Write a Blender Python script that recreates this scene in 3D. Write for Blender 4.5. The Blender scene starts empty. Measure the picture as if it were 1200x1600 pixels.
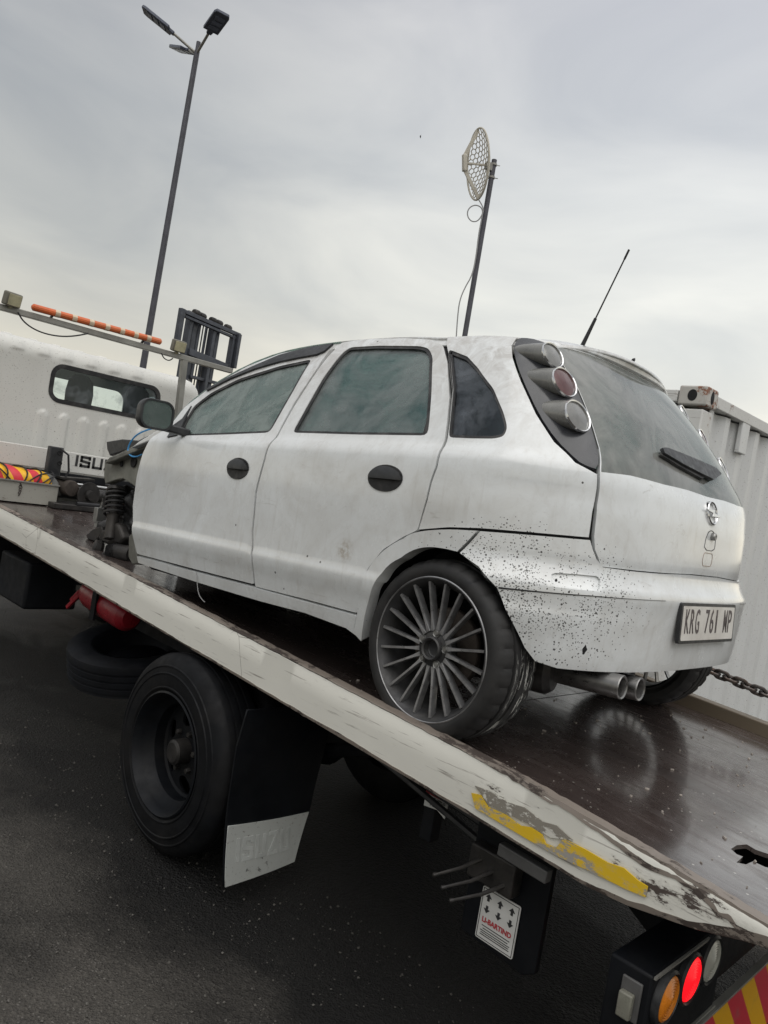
import bpy, bmesh, math, random
import numpy as np
from mathutils import Vector, Matrix, geometry
random.seed(7); np.random.seed(7)
sc = bpy.context.scene
COL = sc.collection
R = math.radians

# ------------------------------------------------------------------ camera
# world axes: X = forward along the tow truck, Y = to the truck's left (towards the camera), Z = up; ground z = 0
F, CX, CY, CAMH = 1200.0, 600.0, 800.0, 1.63
ROLL, PITCH, YAW = R(9.75), R(-1.5), R(44.5)
fwd_h = np.array([math.sin(YAW), -math.cos(YAW), 0.0]); right_h = np.array([-math.cos(YAW), -math.sin(YAW), 0.0]); up0 = np.array([0, 0, 1.0])
FWD = math.cos(PITCH)*fwd_h + math.sin(PITCH)*up0
UPC = -math.sin(PITCH)*fwd_h + math.cos(PITCH)*up0
CAM = np.array([0, 0, CAMH])
img_r = math.cos(ROLL)*right_h + math.sin(ROLL)*UPC
img_u = -math.sin(ROLL)*right_h + math.cos(ROLL)*UPC
cam = bpy.data.cameras.new('camera'); camo = bpy.data.objects.new('camera', cam); COL.objects.link(camo)
m = Matrix.Identity(4)
for i in range(3):
    m[i][0], m[i][1], m[i][2], m[i][3] = img_r[i], img_u[i], -FWD[i], CAM[i]
camo.matrix_world = m
cam.sensor_fit = 'HORIZONTAL'; cam.sensor_width = 36; cam.lens = 36*F/1200
cam.clip_start = 0.05; cam.clip_end = 4000
sc.camera = camo

# ------------------------------------------------------------------ sky, sun, exposure
SUN_TO = Vector((-0.35, 0.30, 0.88)).normalized()
world = bpy.data.worlds.new('World'); sc.world = world; world.use_nodes = True
wn = world.node_tree.nodes; wl = world.node_tree.links; wn.clear()
wo = wn.new('ShaderNodeOutputWorld')
sky = wn.new('ShaderNodeTexSky'); sky.sky_type = 'NISHITA'; sky.sun_disc = False
sky.sun_elevation = math.asin(SUN_TO.z); sky.sun_rotation = math.atan2(SUN_TO.x, SUN_TO.y)
sky.air_density = 1.0; sky.dust_density = 3.0
bg1 = wn.new('ShaderNodeBackground'); bg1.inputs['Strength'].default_value = 0.08; wl.new(sky.outputs[0], bg1.inputs[0])
tc = wn.new('ShaderNodeTexCoord')
sp = wn.new('ShaderNodeSeparateXYZ'); wl.new(tc.outputs['Generated'], sp.inputs[0])
rp = wn.new('ShaderNodeValToRGB'); wl.new(sp.outputs['Z'], rp.inputs[0])
cr = rp.color_ramp; cr.elements[0].position = 0.0; cr.elements[0].color = (.77, .715, .60, 1)
cr.elements[1].position = 1.0; cr.elements[1].color = (.98, .985, 1.0, 1)
for p, c in ((.10, (.71, .68, .595, 1)), (.22, (.585, .59, .565, 1)), (.38, (.495, .51, .52, 1)), (.56, (.49, .495, .52, 1))):
    e = cr.elements.new(p); e.color = c
mp = wn.new('ShaderNodeMapping'); mp.inputs['Scale'].default_value = (1, 1, 2.6); wl.new(tc.outputs['Generated'], mp.inputs[0])
nz = wn.new('ShaderNodeTexNoise'); nz.inputs['Scale'].default_value = 2.6; nz.inputs['Detail'].default_value = 6; nz.inputs['Roughness'].default_value = .5; nz.inputs['Distortion'].default_value = .5
wl.new(mp.outputs[0], nz.inputs[0])
nr = wn.new('ShaderNodeValToRGB'); wl.new(nz.outputs[0], nr.inputs[0])
nr.color_ramp.elements[0].position = .30; nr.color_ramp.elements[0].color = (.79, .81, .835, 1)
nr.color_ramp.elements[1].position = .72; nr.color_ramp.elements[1].color = (1.20, 1.18, 1.13, 1)
mx = wn.new('ShaderNodeMix'); mx.data_type = 'RGBA'; mx.blend_type = 'MULTIPLY'; mx.inputs[0].default_value = 1
wl.new(rp.outputs[0], mx.inputs[6]); wl.new(nr.outputs[0], mx.inputs[7])
# the sun behind the cloud deck brightens one broad side of the sky
dt = wn.new('ShaderNodeVectorMath'); dt.operation = 'DOT_PRODUCT'; wl.new(tc.outputs['Generated'], dt.inputs[0])
dt.inputs[1].default_value = Vector((-.05, -.95, .30)).normalized()
mr = wn.new('ShaderNodeMapRange'); wl.new(dt.outputs['Value'], mr.inputs[0])
mr.interpolation_type = 'SMOOTHSTEP'
mr.inputs[1].default_value = .30; mr.inputs[2].default_value = 1.0; mr.inputs[3].default_value = .90; mr.inputs[4].default_value = 1.36
mx2 = wn.new('ShaderNodeVectorMath'); mx2.operation = 'SCALE'; wl.new(mx.outputs[2], mx2.inputs[0]); wl.new(mr.outputs[0], mx2.inputs['Scale'])
bg2 = wn.new('ShaderNodeBackground'); bg2.inputs['Strength'].default_value = 1.0; wl.new(mx2.outputs[0], bg2.inputs[0])
ms = wn.new('ShaderNodeMixShader'); ms.inputs[0].default_value = .93
wl.new(bg1.outputs[0], ms.inputs[1]); wl.new(bg2.outputs[0], ms.inputs[2]); wl.new(ms.outputs[0], wo.inputs[0])
sun = bpy.data.lights.new('sun', 'SUN'); sun.energy = 1.4; sun.angle = R(75); sun.color = (1, .97, .93)
suno = bpy.data.objects.new('sun', sun); COL.objects.link(suno); suno.rotation_euler = SUN_TO.to_track_quat('Z', 'Y').to_euler(); suno.location = (0, 0, 30)
sc.view_settings.view_transform = 'Standard'; sc.view_settings.look = 'None'
sc.view_settings.gamma = 1; sc.view_settings.use_curve_mapping = False
sc.view_settings.exposure = 0.2

# ------------------------------------------------------------------ pixels <-> places
def ray(x, y):
    dx, dy = x-CX, y-CY
    u = dx*math.cos(ROLL) + dy*math.sin(ROLL); v = -dx*math.sin(ROLL) + dy*math.cos(ROLL)
    return (u*right_h - v*UPC)/F + FWD
def on(x, y, ax, val):
    r = ray(x, y); i = 'XYZ'.index(ax); return CAM + (val-CAM[i])/r[i]*r
def projN(P):
    d = P - CAM; z = d @ FWD; u = (d @ right_h)/z*F; v = -(d @ UPC)/z*F
    return np.stack([CX + u*math.cos(ROLL) - v*math.sin(ROLL), CY + u*math.sin(ROLL) + v*math.cos(ROLL)], -1)

# ------------------------------------------------------------------ materials
class NT:
    def __init__(s, name):
        s.m = bpy.data.materials.new(name); s.m.use_nodes = True
        s.n = s.m.node_tree.nodes; s.l = s.m.node_tree.links; s.n.clear()
        s.out = s.n.new('ShaderNodeOutputMaterial'); s.tc = s.n.new('ShaderNodeTexCoord')
    def coord(s, scale=(1, 1, 1), kind='Object', loc=(0, 0, 0), rot=(0, 0, 0)):
        mp = s.n.new('ShaderNodeMapping'); mp.inputs['Scale'].default_value = scale; mp.inputs['Location'].default_value = loc; mp.inputs['Rotation'].default_value = rot
        s.l.new(s.tc.outputs[kind], mp.inputs[0]); return mp.outputs[0]
    def noise(s, scale=5, detail=6, rough=.55, vec=None, dist=0.0):
        t = s.n.new('ShaderNodeTexNoise'); t.inputs['Scale'].default_value = scale; t.inputs['Detail'].default_value = detail
        t.inputs['Roughness'].default_value = rough; t.inputs['Distortion'].default_value = dist
        s.l.new(vec if vec is not None else s.coord(), t.inputs[0]); return t.outputs[0]
    def voro(s, scale=20, vec=None, out='Distance', feature='F1'):
        t = s.n.new('ShaderNodeTexVoronoi'); t.inputs['Scale'].default_value = scale; t.feature = feature
        s.l.new(vec if vec is not None else s.coord(), t.inputs[0]); return t.outputs[out]
    def rng(s, v, a, b, c=0., d=1.):
        t = s.n.new('ShaderNodeMapRange'); s.l.new(v, t.inputs[0])
        for i, q in enumerate((a, b, c, d)): t.inputs[i+1].default_value = q
        return t.outputs[0]
    def math(s, op, a, b=None):
        t = s.n.new('ShaderNodeMath'); t.operation = op
        for i, q in enumerate((a, b)):
            if q is None: continue
            if isinstance(q, (int, float)): t.inputs[i].default_value = q
            else: s.l.new(q, t.inputs[i])
        return t.outputs[0]
    def mix(s, fac, a, b):
        t = s.n.new('ShaderNodeMix'); t.data_type = 'RGBA'
        for i, q in ((0, fac), (6, a), (7, b)):
            if isinstance(q, (int, float)): t.inputs[i].default_value = q
            elif isinstance(q, tuple): t.inputs[i].default_value = (*q, 1) if len(q) == 3 else q
            else: s.l.new(q, t.inputs[i])
        return t.outputs[2]
    def mixf(s, fac, a, b):
        t = s.n.new('ShaderNodeMix'); t.data_type = 'FLOAT'
        for i, q in ((0, fac), (2, a), (3, b)):
            if isinstance(q, (int, float)): t.inputs[i].default_value = q
            else: s.l.new(q, t.inputs[i])
        return t.outputs[0]
    def sep(s, vec=None):
        t = s.n.new('ShaderNodeSeparateXYZ'); s.l.new(vec if vec is not None else s.tc.outputs['Object'], t.inputs[0]); return t.outputs
    def bump(s, h, strength=.3, dist=.01):
        t = s.n.new('ShaderNodeBump'); t.inputs['Strength'].default_value = strength; t.inputs['Distance'].default_value = dist
        s.l.new(h, t.inputs['Height']); return t.outputs[0]
    def bsdf(s, base, rough=.5, metal=0., normal=None, spec=.5, coat=0., coat_ior=1.5, emit=None, estr=0., trans=0., ior=1.45):
        b = s.n.new('ShaderNodeBsdfPrincipled')
        for k, q in (('Base Color', base), ('Roughness', rough), ('Metallic', metal), ('Specular IOR Level', spec), ('Coat Weight', coat), ('Transmission Weight', trans), ('IOR', ior)):
            if isinstance(q, (int, float)): b.inputs[k].default_value = q
            elif isinstance(q, tuple): b.inputs[k].default_value = (*q, 1)
            else: s.l.new(q, b.inputs[k])
        b.inputs['Coat Roughness'].default_value = .12; b.inputs['Coat IOR'].default_value = coat_ior
        if normal is not None: s.l.new(normal, b.inputs['Normal'])
        if emit: b.inputs['Emission Color'].default_value = (*emit, 1); b.inputs['Emission Strength'].default_value = estr
        return b.outputs[0]
    def done(s, sh): s.l.new(sh, s.out.inputs[0]); return s.m
M = {}
def simple(name, base, rough=.5, metal=0., var=.25, scale=8, dirt=None, dirtamt=.4, bump=.0, **k):
    t = NT(name); n = t.noise(scale, 7, .6)
    f = t.rng(n, .3, .7)
    col = t.mix(f, tuple(c*(1-var) for c in base), tuple(min(1, c*(1+var)) for c in base))
    if dirt: 
        n2 = t.noise(scale*.4, 8, .65, dist=.6); col = t.mix(t.rng(n2, .45, .7, 0, dirtamt), col, dirt)
    rr = t.rng(t.noise(scale*2.5, 4), .3, .7, max(.03, rough-.12), min(1, rough+.12))
    nm = t.bump(t.noise(scale*6, 5), bump, .004) if bump else None
    M[name] = t.done(t.bsdf(col, rr, metal, nm, **k)); return M[name]

def car_paint():
    t = NT('car_paint'); xyz = t.sep()
    base = (.775, .80, .805)
    n0 = t.noise(1.1, 6, .6, t.coord((1, 1, 1.7)), .6); col = t.mix(t.rng(n0, .38, .66, 0, .45), base, (.60, .605, .59))
    n1 = t.noise(3.4, 9, .66, dist=1.2); col = t.mix(t.rng(n1, .45, .70, 0, .42), col, (.50, .485, .45))
    n6 = t.noise(38, 7, .7, t.coord((1, 1, .6)), .4); col = t.mix(t.rng(n6, .50, .72, 0, .22), col, (.42, .40, .36))
    # wiped dust swirls, thick on the roof and pillars where nothing rinses it
    n2 = t.noise(9, 8, .7, t.coord((1, 1, 1)), 2.5); hi = t.rng(xyz[2], .62, .95)
    col = t.mix(t.math('MULTIPLY', t.rng(n2, .38, .64, .05, .85), hi), col, (.46, .445, .42))
    # faint rub marks and vertical streaks
    n3 = t.noise(30, 5, .6, t.coord((1, 1, .10))); col = t.mix(t.rng(n3, .58, .76, 0, .36), col, (.47, .45, .41))
    n5 = t.noise(16, 6, .7, t.coord((.35, 1, 1.6)), 1.2); col = t.mix(t.rng(n5, .63, .72, 0, .45), col, (.40, .38, .35))
    # brown smear on the rear door
    sv = t.n.new('ShaderNodeVectorMath'); sv.operation = 'DISTANCE'; t.l.new(t.tc.outputs['Object'], sv.inputs[0]); sv.inputs[1].default_value = (.42, .82, .25)
    sm = t.math('MULTIPLY', t.rng(sv.outputs['Value'], .05, .012), t.rng(t.noise(45, 6, .7), .42, .6)); col = t.mix(t.math('MULTIPLY', sm, .75), col, (.32, .26, .19))
    # tar spatter thrown over the rear corner
    dv = t.n.new('ShaderNodeVectorMath'); dv.operation = 'DISTANCE'; t.l.new(t.coord((1, 1, 1.9)), dv.inputs[0]); dv.inputs[1].default_value = (-.27, .74, .215*1.9)
    near = t.rng(dv.outputs['Value'], .44, .02)
    clump = t.rng(t.noise(7, 5, .65), .38, .60, .12, 1.15)
    dens = t.math('MULTIPLY', near, clump)
    spat = None
    for sc_, k, lim in ((98, .29, 1.0), (200, .40, 1.0), (48, .15, 1.0)):
        wv = t.coord((1, 1, 1), loc=(sc_*.13, sc_*.07, 0))
        d = t.voro(sc_, wv); cid = t.voro(sc_, wv, 'Color')
        sx = t.sep(cid); on_ = t.math('LESS_THAN', sx[0], t.math('MULTIPLY', dens, 1.1 if sc_ != 48 else .35))
        dd = t.math('ADD', d, t.math('MULTIPLY', t.math('SUBTRACT', t.noise(sc_*3, 2), .5), .25))
        spot = t.math('LESS_THAN', dd, t.math('MULTIPLY', t.math('ADD', sx[1], .25), k))
        q = t.math('MULTIPLY', spot, on_); spat = q if spat is None else t.math('MAXIMUM', spat, q)
    # a few stray spots elsewhere low on the doors
    d = t.voro(17, t.coord(loc=(3, 1, 2))); cid = t.sep(t.voro(17, t.coord(loc=(3, 1, 2)), 'Color'))
    low = t.rng(xyz[2], .45, .02, .05, .55)
    q = t.math('MULTIPLY', t.math('LESS_THAN', d, t.math('MULTIPLY', cid[1], .085)), t.math('LESS_THAN', cid[0], low))
    spat = t.math('MAXIMUM', spat, q)
    col = t.mix(t.math('MULTIPLY', spat, .93), col, (.03, .027, .025))
    n4 = t.noise(6, 6, .6); rough = t.mixf(spat, t.rng(n4, .3, .7, .14, .34), .6)
    nm = t.bump(t.noise(3.5, 3, .5), .03, .05)
    M['car_paint'] = t.done(t.bsdf(col, rough, 0, nm, coat=.8))
car_paint()

def dusty_glass(name, dust, dcol, tint, streak=(1, 1, 1), scale=4.0):
    t = NT(name)
    n1 = t.noise(scale, 8, .62, t.coord(streak), 1.4); n2 = t.noise(scale*7, 5, .7, t.coord(streak))
    v = t.math('ADD', t.rng(n1, .33, .62, dust-.34, dust+.20), t.rng(n2, .3, .7, -.08, .08))
    v.node.use_clamp = True
    body = t.n.new('ShaderNodeBsdfDiffuse'); body.inputs[0].default_value = (*dcol, 1)
    tr = t.n.new('ShaderNodeBsdfTransparent'); tr.inputs[0].default_value = (*tint, 1)
    gl = t.n.new('ShaderNodeBsdfGlossy'); gl.inputs['Roughness'].default_value = .08; gl.inputs[0].default_value = (.85, .88, .9, 1)
    fr = t.n.new('ShaderNodeFresnel'); fr.inputs[0].default_value = 1.5
    a = t.n.new('ShaderNodeMixShader'); t.l.new(v, a.inputs[0]); t.l.new(tr.outputs[0], a.inputs[1]); t.l.new(body.outputs[0], a.inputs[2])
    b = t.n.new('ShaderNodeMixShader'); t.l.new(t.math('MULTIPLY', fr.outputs[0], .8), b.inputs[0]); t.l.new(a.outputs[0], b.inputs[1]); t.l.new(gl.outputs[0], b.inputs[2])
    M[name] = t.done(b.outputs[0])
dusty_glass('door_glass', .54, (.255, .295, .275), (.72, .90, .83), scale=6)
dusty_glass('rear_door_glass', .30, (.25, .275, .27), (.60, .78, .72), scale=3.6)
dusty_glass('tail_glass', .66, (.27, .27, .255), (.50, .68, .61), scale=3.0)
dusty_glass('quarter_glass', .22, (.20, .22, .25), (.22, .26, .28))
dusty_glass('cab_glass', .10, (.30, .32, .34), (.86, .93, .95), scale=2)

def deck_mat():
    t = NT('deck_steel'); xyz = t.sep()
    n = t.noise(2.2, 8, .65, t.coord((.5, 1, 1)), .6)
    col = t.mix(t.rng(n, .35, .65), (.040, .029, .026), (.085, .066, .060))
    n2 = t.noise(14, 7, .7, t.coord((.25, 2.2, 1))); col = t.mix(t.rng(n2, .62, .74, 0, .55), col, (.20, .175, .16))
    sc1 = t.noise(60, 4, .7, t.coord((.10, 1.6, 1), rot=(0, 0, .25))); col = t.mix(t.rng(sc1, .68, .76, 0, .6), col, (.30, .28, .26))
    d = t.voro(70); sx = t.sep(t.voro(70, out='Color'))
    chip = t.math('MULTIPLY', t.math('LESS_THAN', d, .22), t.math('LESS_THAN', sx[0], .05)); col = t.mix(chip, col, (.35, .33, .30))
    r1 = t.noise(3.2, 8, .7, t.coord((.6, 1.2, 1)), 1.0)
    rough = t.math('ADD', t.rng(r1, .35, .66, .10, .30), t.rng(t.noise(40, 4), .3, .7, 0, .08))
    nm = t.bump(t.noise(9, 6, .6), .12, .01); stk = t.noise(7, 8, .72, t.coord((.22, 1.8, 1)), .8); rough = t.math('ADD', rough, t.rng(stk, .52, .70, 0, .30)); ctw = t.rng(t.math('ADD', t.math('MULTIPLY', stk, .5), t.math('MULTIPLY', t.noise(2.6, 7, .7, None, .8), .5)), .42, .62, 1.0, .30)
    M['deck_steel'] = t.done(t.bsdf(col, rough, 0, nm, spec=.9, coat=ctw, coat_ior=2.4))
deck_mat()

def chipped(name, base, under, amount, stretch=(.35, 1, 1), dirt=(.30, .28, .24), tailbias=False, crack=0.):
    t = NT(name); v = t.coord(stretch)
    n = t.noise(5, 10, .72, v, .5); n2 = t.noise(26, 8, .75, v)
    f = t.math('ADD', t.math('MULTIPLY', n, .62), t.math('MULTIPLY', n2, .38))
    if tailbias:
        x = t.sep()[0]; f = t.math('ADD', f, t.rng(x, -1.4, -2.7, 0, .075))
    ch = t.rng(f, .615-amount, .630-amount)
    col = t.mix(t.rng(t.noise(3, 8, .6, v), .4, .7, 0, .55), base, tuple(b*.72+d*.2 for b, d in zip(base, dirt)))
    edge = t.rng(f, .58-amount, .62-amount, 0, .32); col = t.mix(edge, col, dirt)
    scr = t.noise(80, 4, .65, t.coord((.05, 1, 1.2), rot=(0, .10, 0))); col = t.mix(t.rng(scr, .61, .69, 0, .75), col, (.17, .145, .125))
    crk = t.voro(5.5, t.coord((1, 1, 1)), feature='DISTANCE_TO_EDGE'); ck = t.math('MULTIPLY', t.math('LESS_THAN', crk, .006), t.rng(t.noise(2.2, 3), .56, .6))
    col = t.mix(t.math('MULTIPLY', ck, crack), col, (.10, .08, .07))
    col = t.mix(ch, col, under)
    nm = t.bump(t.math('SUBTRACT', 1., ch), .35, .003)
    M[name] = t.done(t.bsdf(col, t.mixf(ch, .42, .7), 0, nm))
chipped('rail_paint', (.72, .71, .65), (.075, .058, .050), -.014, tailbias=True, crack=.8)
chipped('rail_lip', (.20, .17, .145), (.050, .038, .032), .10, (.5, 1, 1), (.12, .10, .085))
chipped('tape_glue', (.26, .24, .205), (.60, .585, .53), .095, (.6, 1, 1), (.20, .18, .155))
chipped('yellow_tape', (.70, .46, .02), (.33, .31, .28), .080, (.6, 1, 1), (.45, .40, .28))
chipped('timber', (.15, .12, .085), (.035, .028, .022), .05, (.25, 1, 2), (.08, .065, .05))
chipped('container_paint', (.66, .67, .665), (.30, .17, .10), -.012, (1, 1, .30), (.50, .48, .44))
chipped('container_rusty', (.62, .62, .60), (.22, .10, .06), .03, (1, 1, .5), (.42, .36, .30))
chipped('cab_paint', (.70, .695, .655), (.40, .37, .32), -.045, (1, 1, .3), (.42, .39, .34))
chipped('tray_paint', (.36, .35, .31), (.13, .10, .075), .015, (1, .5, 1), (.22, .20, .17))
chipped('white_strip', (.50, .52, .50), (.10, .10, .10), .012, (1, 1, 1), (.30, .30, .29))

def asphalt():
    t = NT('asphalt'); 
    n = t.noise(1.3, 10, .68, dist=.9); col = t.mix(t.rng(n, .35, .65), (.046, .043, .039), (.092, .085, .076))
    d = t.voro(130); c = t.sep(t.voro(130, out='Color'))
    col = t.mix(t.rng(c[0], .25, 1., 0, .55), col, (.13, .12, .105))
    sp = t.math('MULTIPLY', t.math('LESS_THAN', d, .42), t.math('LESS_THAN', c[1], .06)); col = t.mix(sp, col, (.17, .16, .145))
    wet = t.rng(t.noise(1.3, 6, .55, t.coord((.45, 1, 1)), .8), .46, .60)
    col = t.mix(t.math('MULTIPLY', wet, .45), col, (.007, .007, .0075))
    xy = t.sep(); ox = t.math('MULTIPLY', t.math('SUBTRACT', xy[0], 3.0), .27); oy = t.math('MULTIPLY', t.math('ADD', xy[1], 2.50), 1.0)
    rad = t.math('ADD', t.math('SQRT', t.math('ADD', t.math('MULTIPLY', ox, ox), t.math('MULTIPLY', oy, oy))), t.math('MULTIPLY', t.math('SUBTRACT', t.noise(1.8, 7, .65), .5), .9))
    truck_shade = t.rng(rad, 1.30, .88); col = t.mix(t.math('MULTIPLY', truck_shade, .90), col, (.0055, .0055, .006)); wet = t.math('MAXIMUM', wet, t.math('MULTIPLY', truck_shade, .5))  # shade under the truck painted into the asphalt colour, with noisy edges
    rough = t.mixf(wet, .92, .55)
    h = t.math('ADD', t.math('MULTIPLY', d, .9), t.math('ADD', t.math('MULTIPLY', t.voro(55), .9), t.math('MULTIPLY', t.noise(70, 8, .7), 1.2)))
    nm = t.bump(h, 1.0, .010)
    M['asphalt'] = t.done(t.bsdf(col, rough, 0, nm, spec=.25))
asphalt()
def tyre_mat():
    t = NT('car_tyre'); n = t.noise(14, 7, .65); col = t.mix(t.rng(n, .35, .7), (.011, .011, .012), (.030, .029, .028))
    # white paint scuffed into the tread
    y = t.sep()[1]; band = t.math('MULTIPLY', t.rng(y, .60, .63), t.rng(y, .745, .70))
    p = t.noise(9, 8, .8, t.coord((1, 9, 1)), .4); f = t.math('MULTIPLY', t.rng(p, .555, .60), band)
    col = t.mix(f, col, (.55, .55, .52))
    M['car_tyre'] = t.done(t.bsdf(col, t.rng(n, .3, .7, .5, .75)))
tyre_mat()
simple('tyre_rubber', (.0055, .006, .0072), .6, var=.4, scale=10, dirt=(.017, .016, .0155), dirtamt=.6, spec=.18)
simple('alloy', (.34, .34, .345), .36, .75, var=.25, scale=16, dirt=(.11, .105, .10), dirtamt=.8)
simple('alloy_dark', (.045, .045, .047), .48, .4, var=.35, scale=14, dirt=(.12, .115, .105), dirtamt=.5)
simple('brake_iron', (.07, .058, .05), .6, .5, var=.4, scale=20)
simple('black_paint', (.005, .006, .008), .5, var=.3, scale=6, dirt=(.018, .017, .016), dirtamt=.35, spec=.22)
simple('chassis_black', (.006, .007, .0095), .65, var=.4, scale=6, dirt=(.016, .015, .014), dirtamt=.5, spec=.3)
simple('black_plastic', (.022, .023, .025), .42, var=.25, scale=20, dirt=(.10, .10, .098), dirtamt=.35)
simple('seal_rubber', (.018, .018, .019), .55, var=.3, scale=30, dirt=(.12, .115, .11), dirtamt=.5)
simple('lamp_black', (.028, .030, .036), .22, var=.3, scale=5, dirt=(.12, .12, .12), dirtamt=.5, coat=.3)
simple('liner_plastic', (.020, .020, .021), .5, var=.5, scale=12, dirt=(.07, .065, .06), dirtamt=.6)
simple('inner_dark', (.012, .012, .013), .8, var=.3)
simple('seat_cloth', (.045, .047, .05), .9, var=.3, scale=20)
simple('chrome', (.72, .72, .72), .14, 1., var=.06, scale=8)
simple('smoke_lens', (.20, .20, .19), .16, .35, var=.35, scale=9, dirt=(.30, .29, .27), dirtamt=.6, coat=.5)
simple('smoke_barrel', (.20, .20, .19), .28, .25, var=.25, scale=9, dirt=(.32, .31, .29), dirtamt=.5)
simple('red_lens_dull', (.11, .045, .045), .16, .2, var=.2, scale=9, dirt=(.25, .22, .2), dirtamt=.5, coat=.5)
simple('apron_metal', (.20, .20, .175), .55, .25, var=.3, scale=8, dirt=(.05, .045, .04), dirtamt=.7)
simple('greasy_iron', (.035, .033, .032), .5, .45, var=.5, scale=14, dirt=(.10, .09, .08), dirtamt=.5)
simple('bright_iron', (.30, .30, .29), .42, .8, var=.3, scale=14, dirt=(.10, .09, .08), dirtamt=.6)
simple('exhaust_steel', (.26, .255, .25), .34, .9, var=.2, scale=14, dirt=(.06, .055, .05), dirtamt=.5)
simple('mirror_glass', (.10, .13, .12), .25, .3, var=.2, scale=6, dirt=(.22, .235, .23), dirtamt=.6)
simple('plate_white', (.66, .64, .60), .42, var=.1, scale=12, dirt=(.42, .38, .33), dirtamt=.5)
simple('plate_ink', (.09, .075, .075), .5, var=.3, scale=30)
simple('plate_smear', (.36, .28, .22), .6, var=.2)
simple('lettering', (.045, .045, .046), .4, var=.15)
simple('faded_lettering', (.40, .415, .40), .55, var=.2)
simple('pole_steel', (.075, .075, .088), .5, .2, var=.2, scale=6)
simple('galvanised', (.30, .295, .27), .5, .4, var=.2, scale=6, dirt=(.16, .14, .12), dirtamt=.5)
simple('dull_steel', (.11, .11, .11), .55, .2, var=.3, dirt=(.05, .045, .04), dirtamt=.5)
simple('marker_grey', (.22, .22, .18), .3, var=.2, scale=20, dirt=(.10, .09, .08), dirtamt=.6)
simple('lamp_head', (.085, .095, .125), .45, .2, var=.2)
simple('lamp_panel', (.13, .15, .20), .3, var=.2)
simple('lamp_bulb', (.45, .47, .45), .3, var=.1)
simple('dish_plastic', (.50, .47, .40), .6, var=.15)
simple('cable_grey', (.30, .30, .30), .6, var=.1)
simple('cable_blue', (.06, .30, .62), .4, var=.1)
simple('cable_black', (.018, .018, .02), .5, var=.1)
simple('orange_plastic', (.62, .13, .035), .4, var=.2, scale=14, dirt=(.45, .20, .10), dirtamt=.4)
simple('cream_plastic', (.62, .50, .36), .45, var=.1)
simple('work_lamp', (.40, .37, .24), .35, var=.2, scale=20)
simple('work_lamp_body', (.16, .15, .12), .5, .3, var=.2)
simple('forklift_steel', (.075, .082, .10), .45, .35, var=.25, scale=7, dirt=(.05, .05, .05), dirtamt=.5)
simple('forklift_paint', (.45, .22, .03), .5, var=.2)
simple('extinguisher_red', (.24, .010, .018), .34, var=.2, scale=8)
simple('tape_red', (.62, .035, .05), .45, var=.15, scale=10)
simple('tape_yellow', (.80, .43, .015), .45, var=.15, scale=10)
simple('sheet_grey', (.18, .18, .17), .7, var=.3)
simple('sticker_white', (.62, .62, .60), .5, var=.08, scale=14, dirt=(.42, .41, .39), dirtamt=.4)
simple('sticker_ink', (.03, .03, .032), .5)
simple('sticker_red', (.40, .03, .04), .5)
simple('chain_steel', (.085, .075, .07), .45, .7, var=.4, scale=30, dirt=(.16, .08, .04), dirtamt=.4)
simple('stone', (.085, .080, .072), .85, var=.5, scale=40)
simple('chip_debris', (.30, .27, .24), .85, var=.6, scale=40)
simple('amber_lens', (.70, .22, .015), .25, var=.15, scale=40, coat=.3)
simple('clear_lens', (.55, .56, .50), .2, var=.1, scale=30, coat=.3)
t = NT('red_lens_lit'); M['red_lens_lit'] = t.done(t.bsdf((.7, .01, .02), .3, emit=(1, .006, .012), estr=1.0))
chipped('casting_rust', (.50, .49, .46), (.25, .12, .075), .085, (1, 1, 1), (.36, .26, .20))

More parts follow.
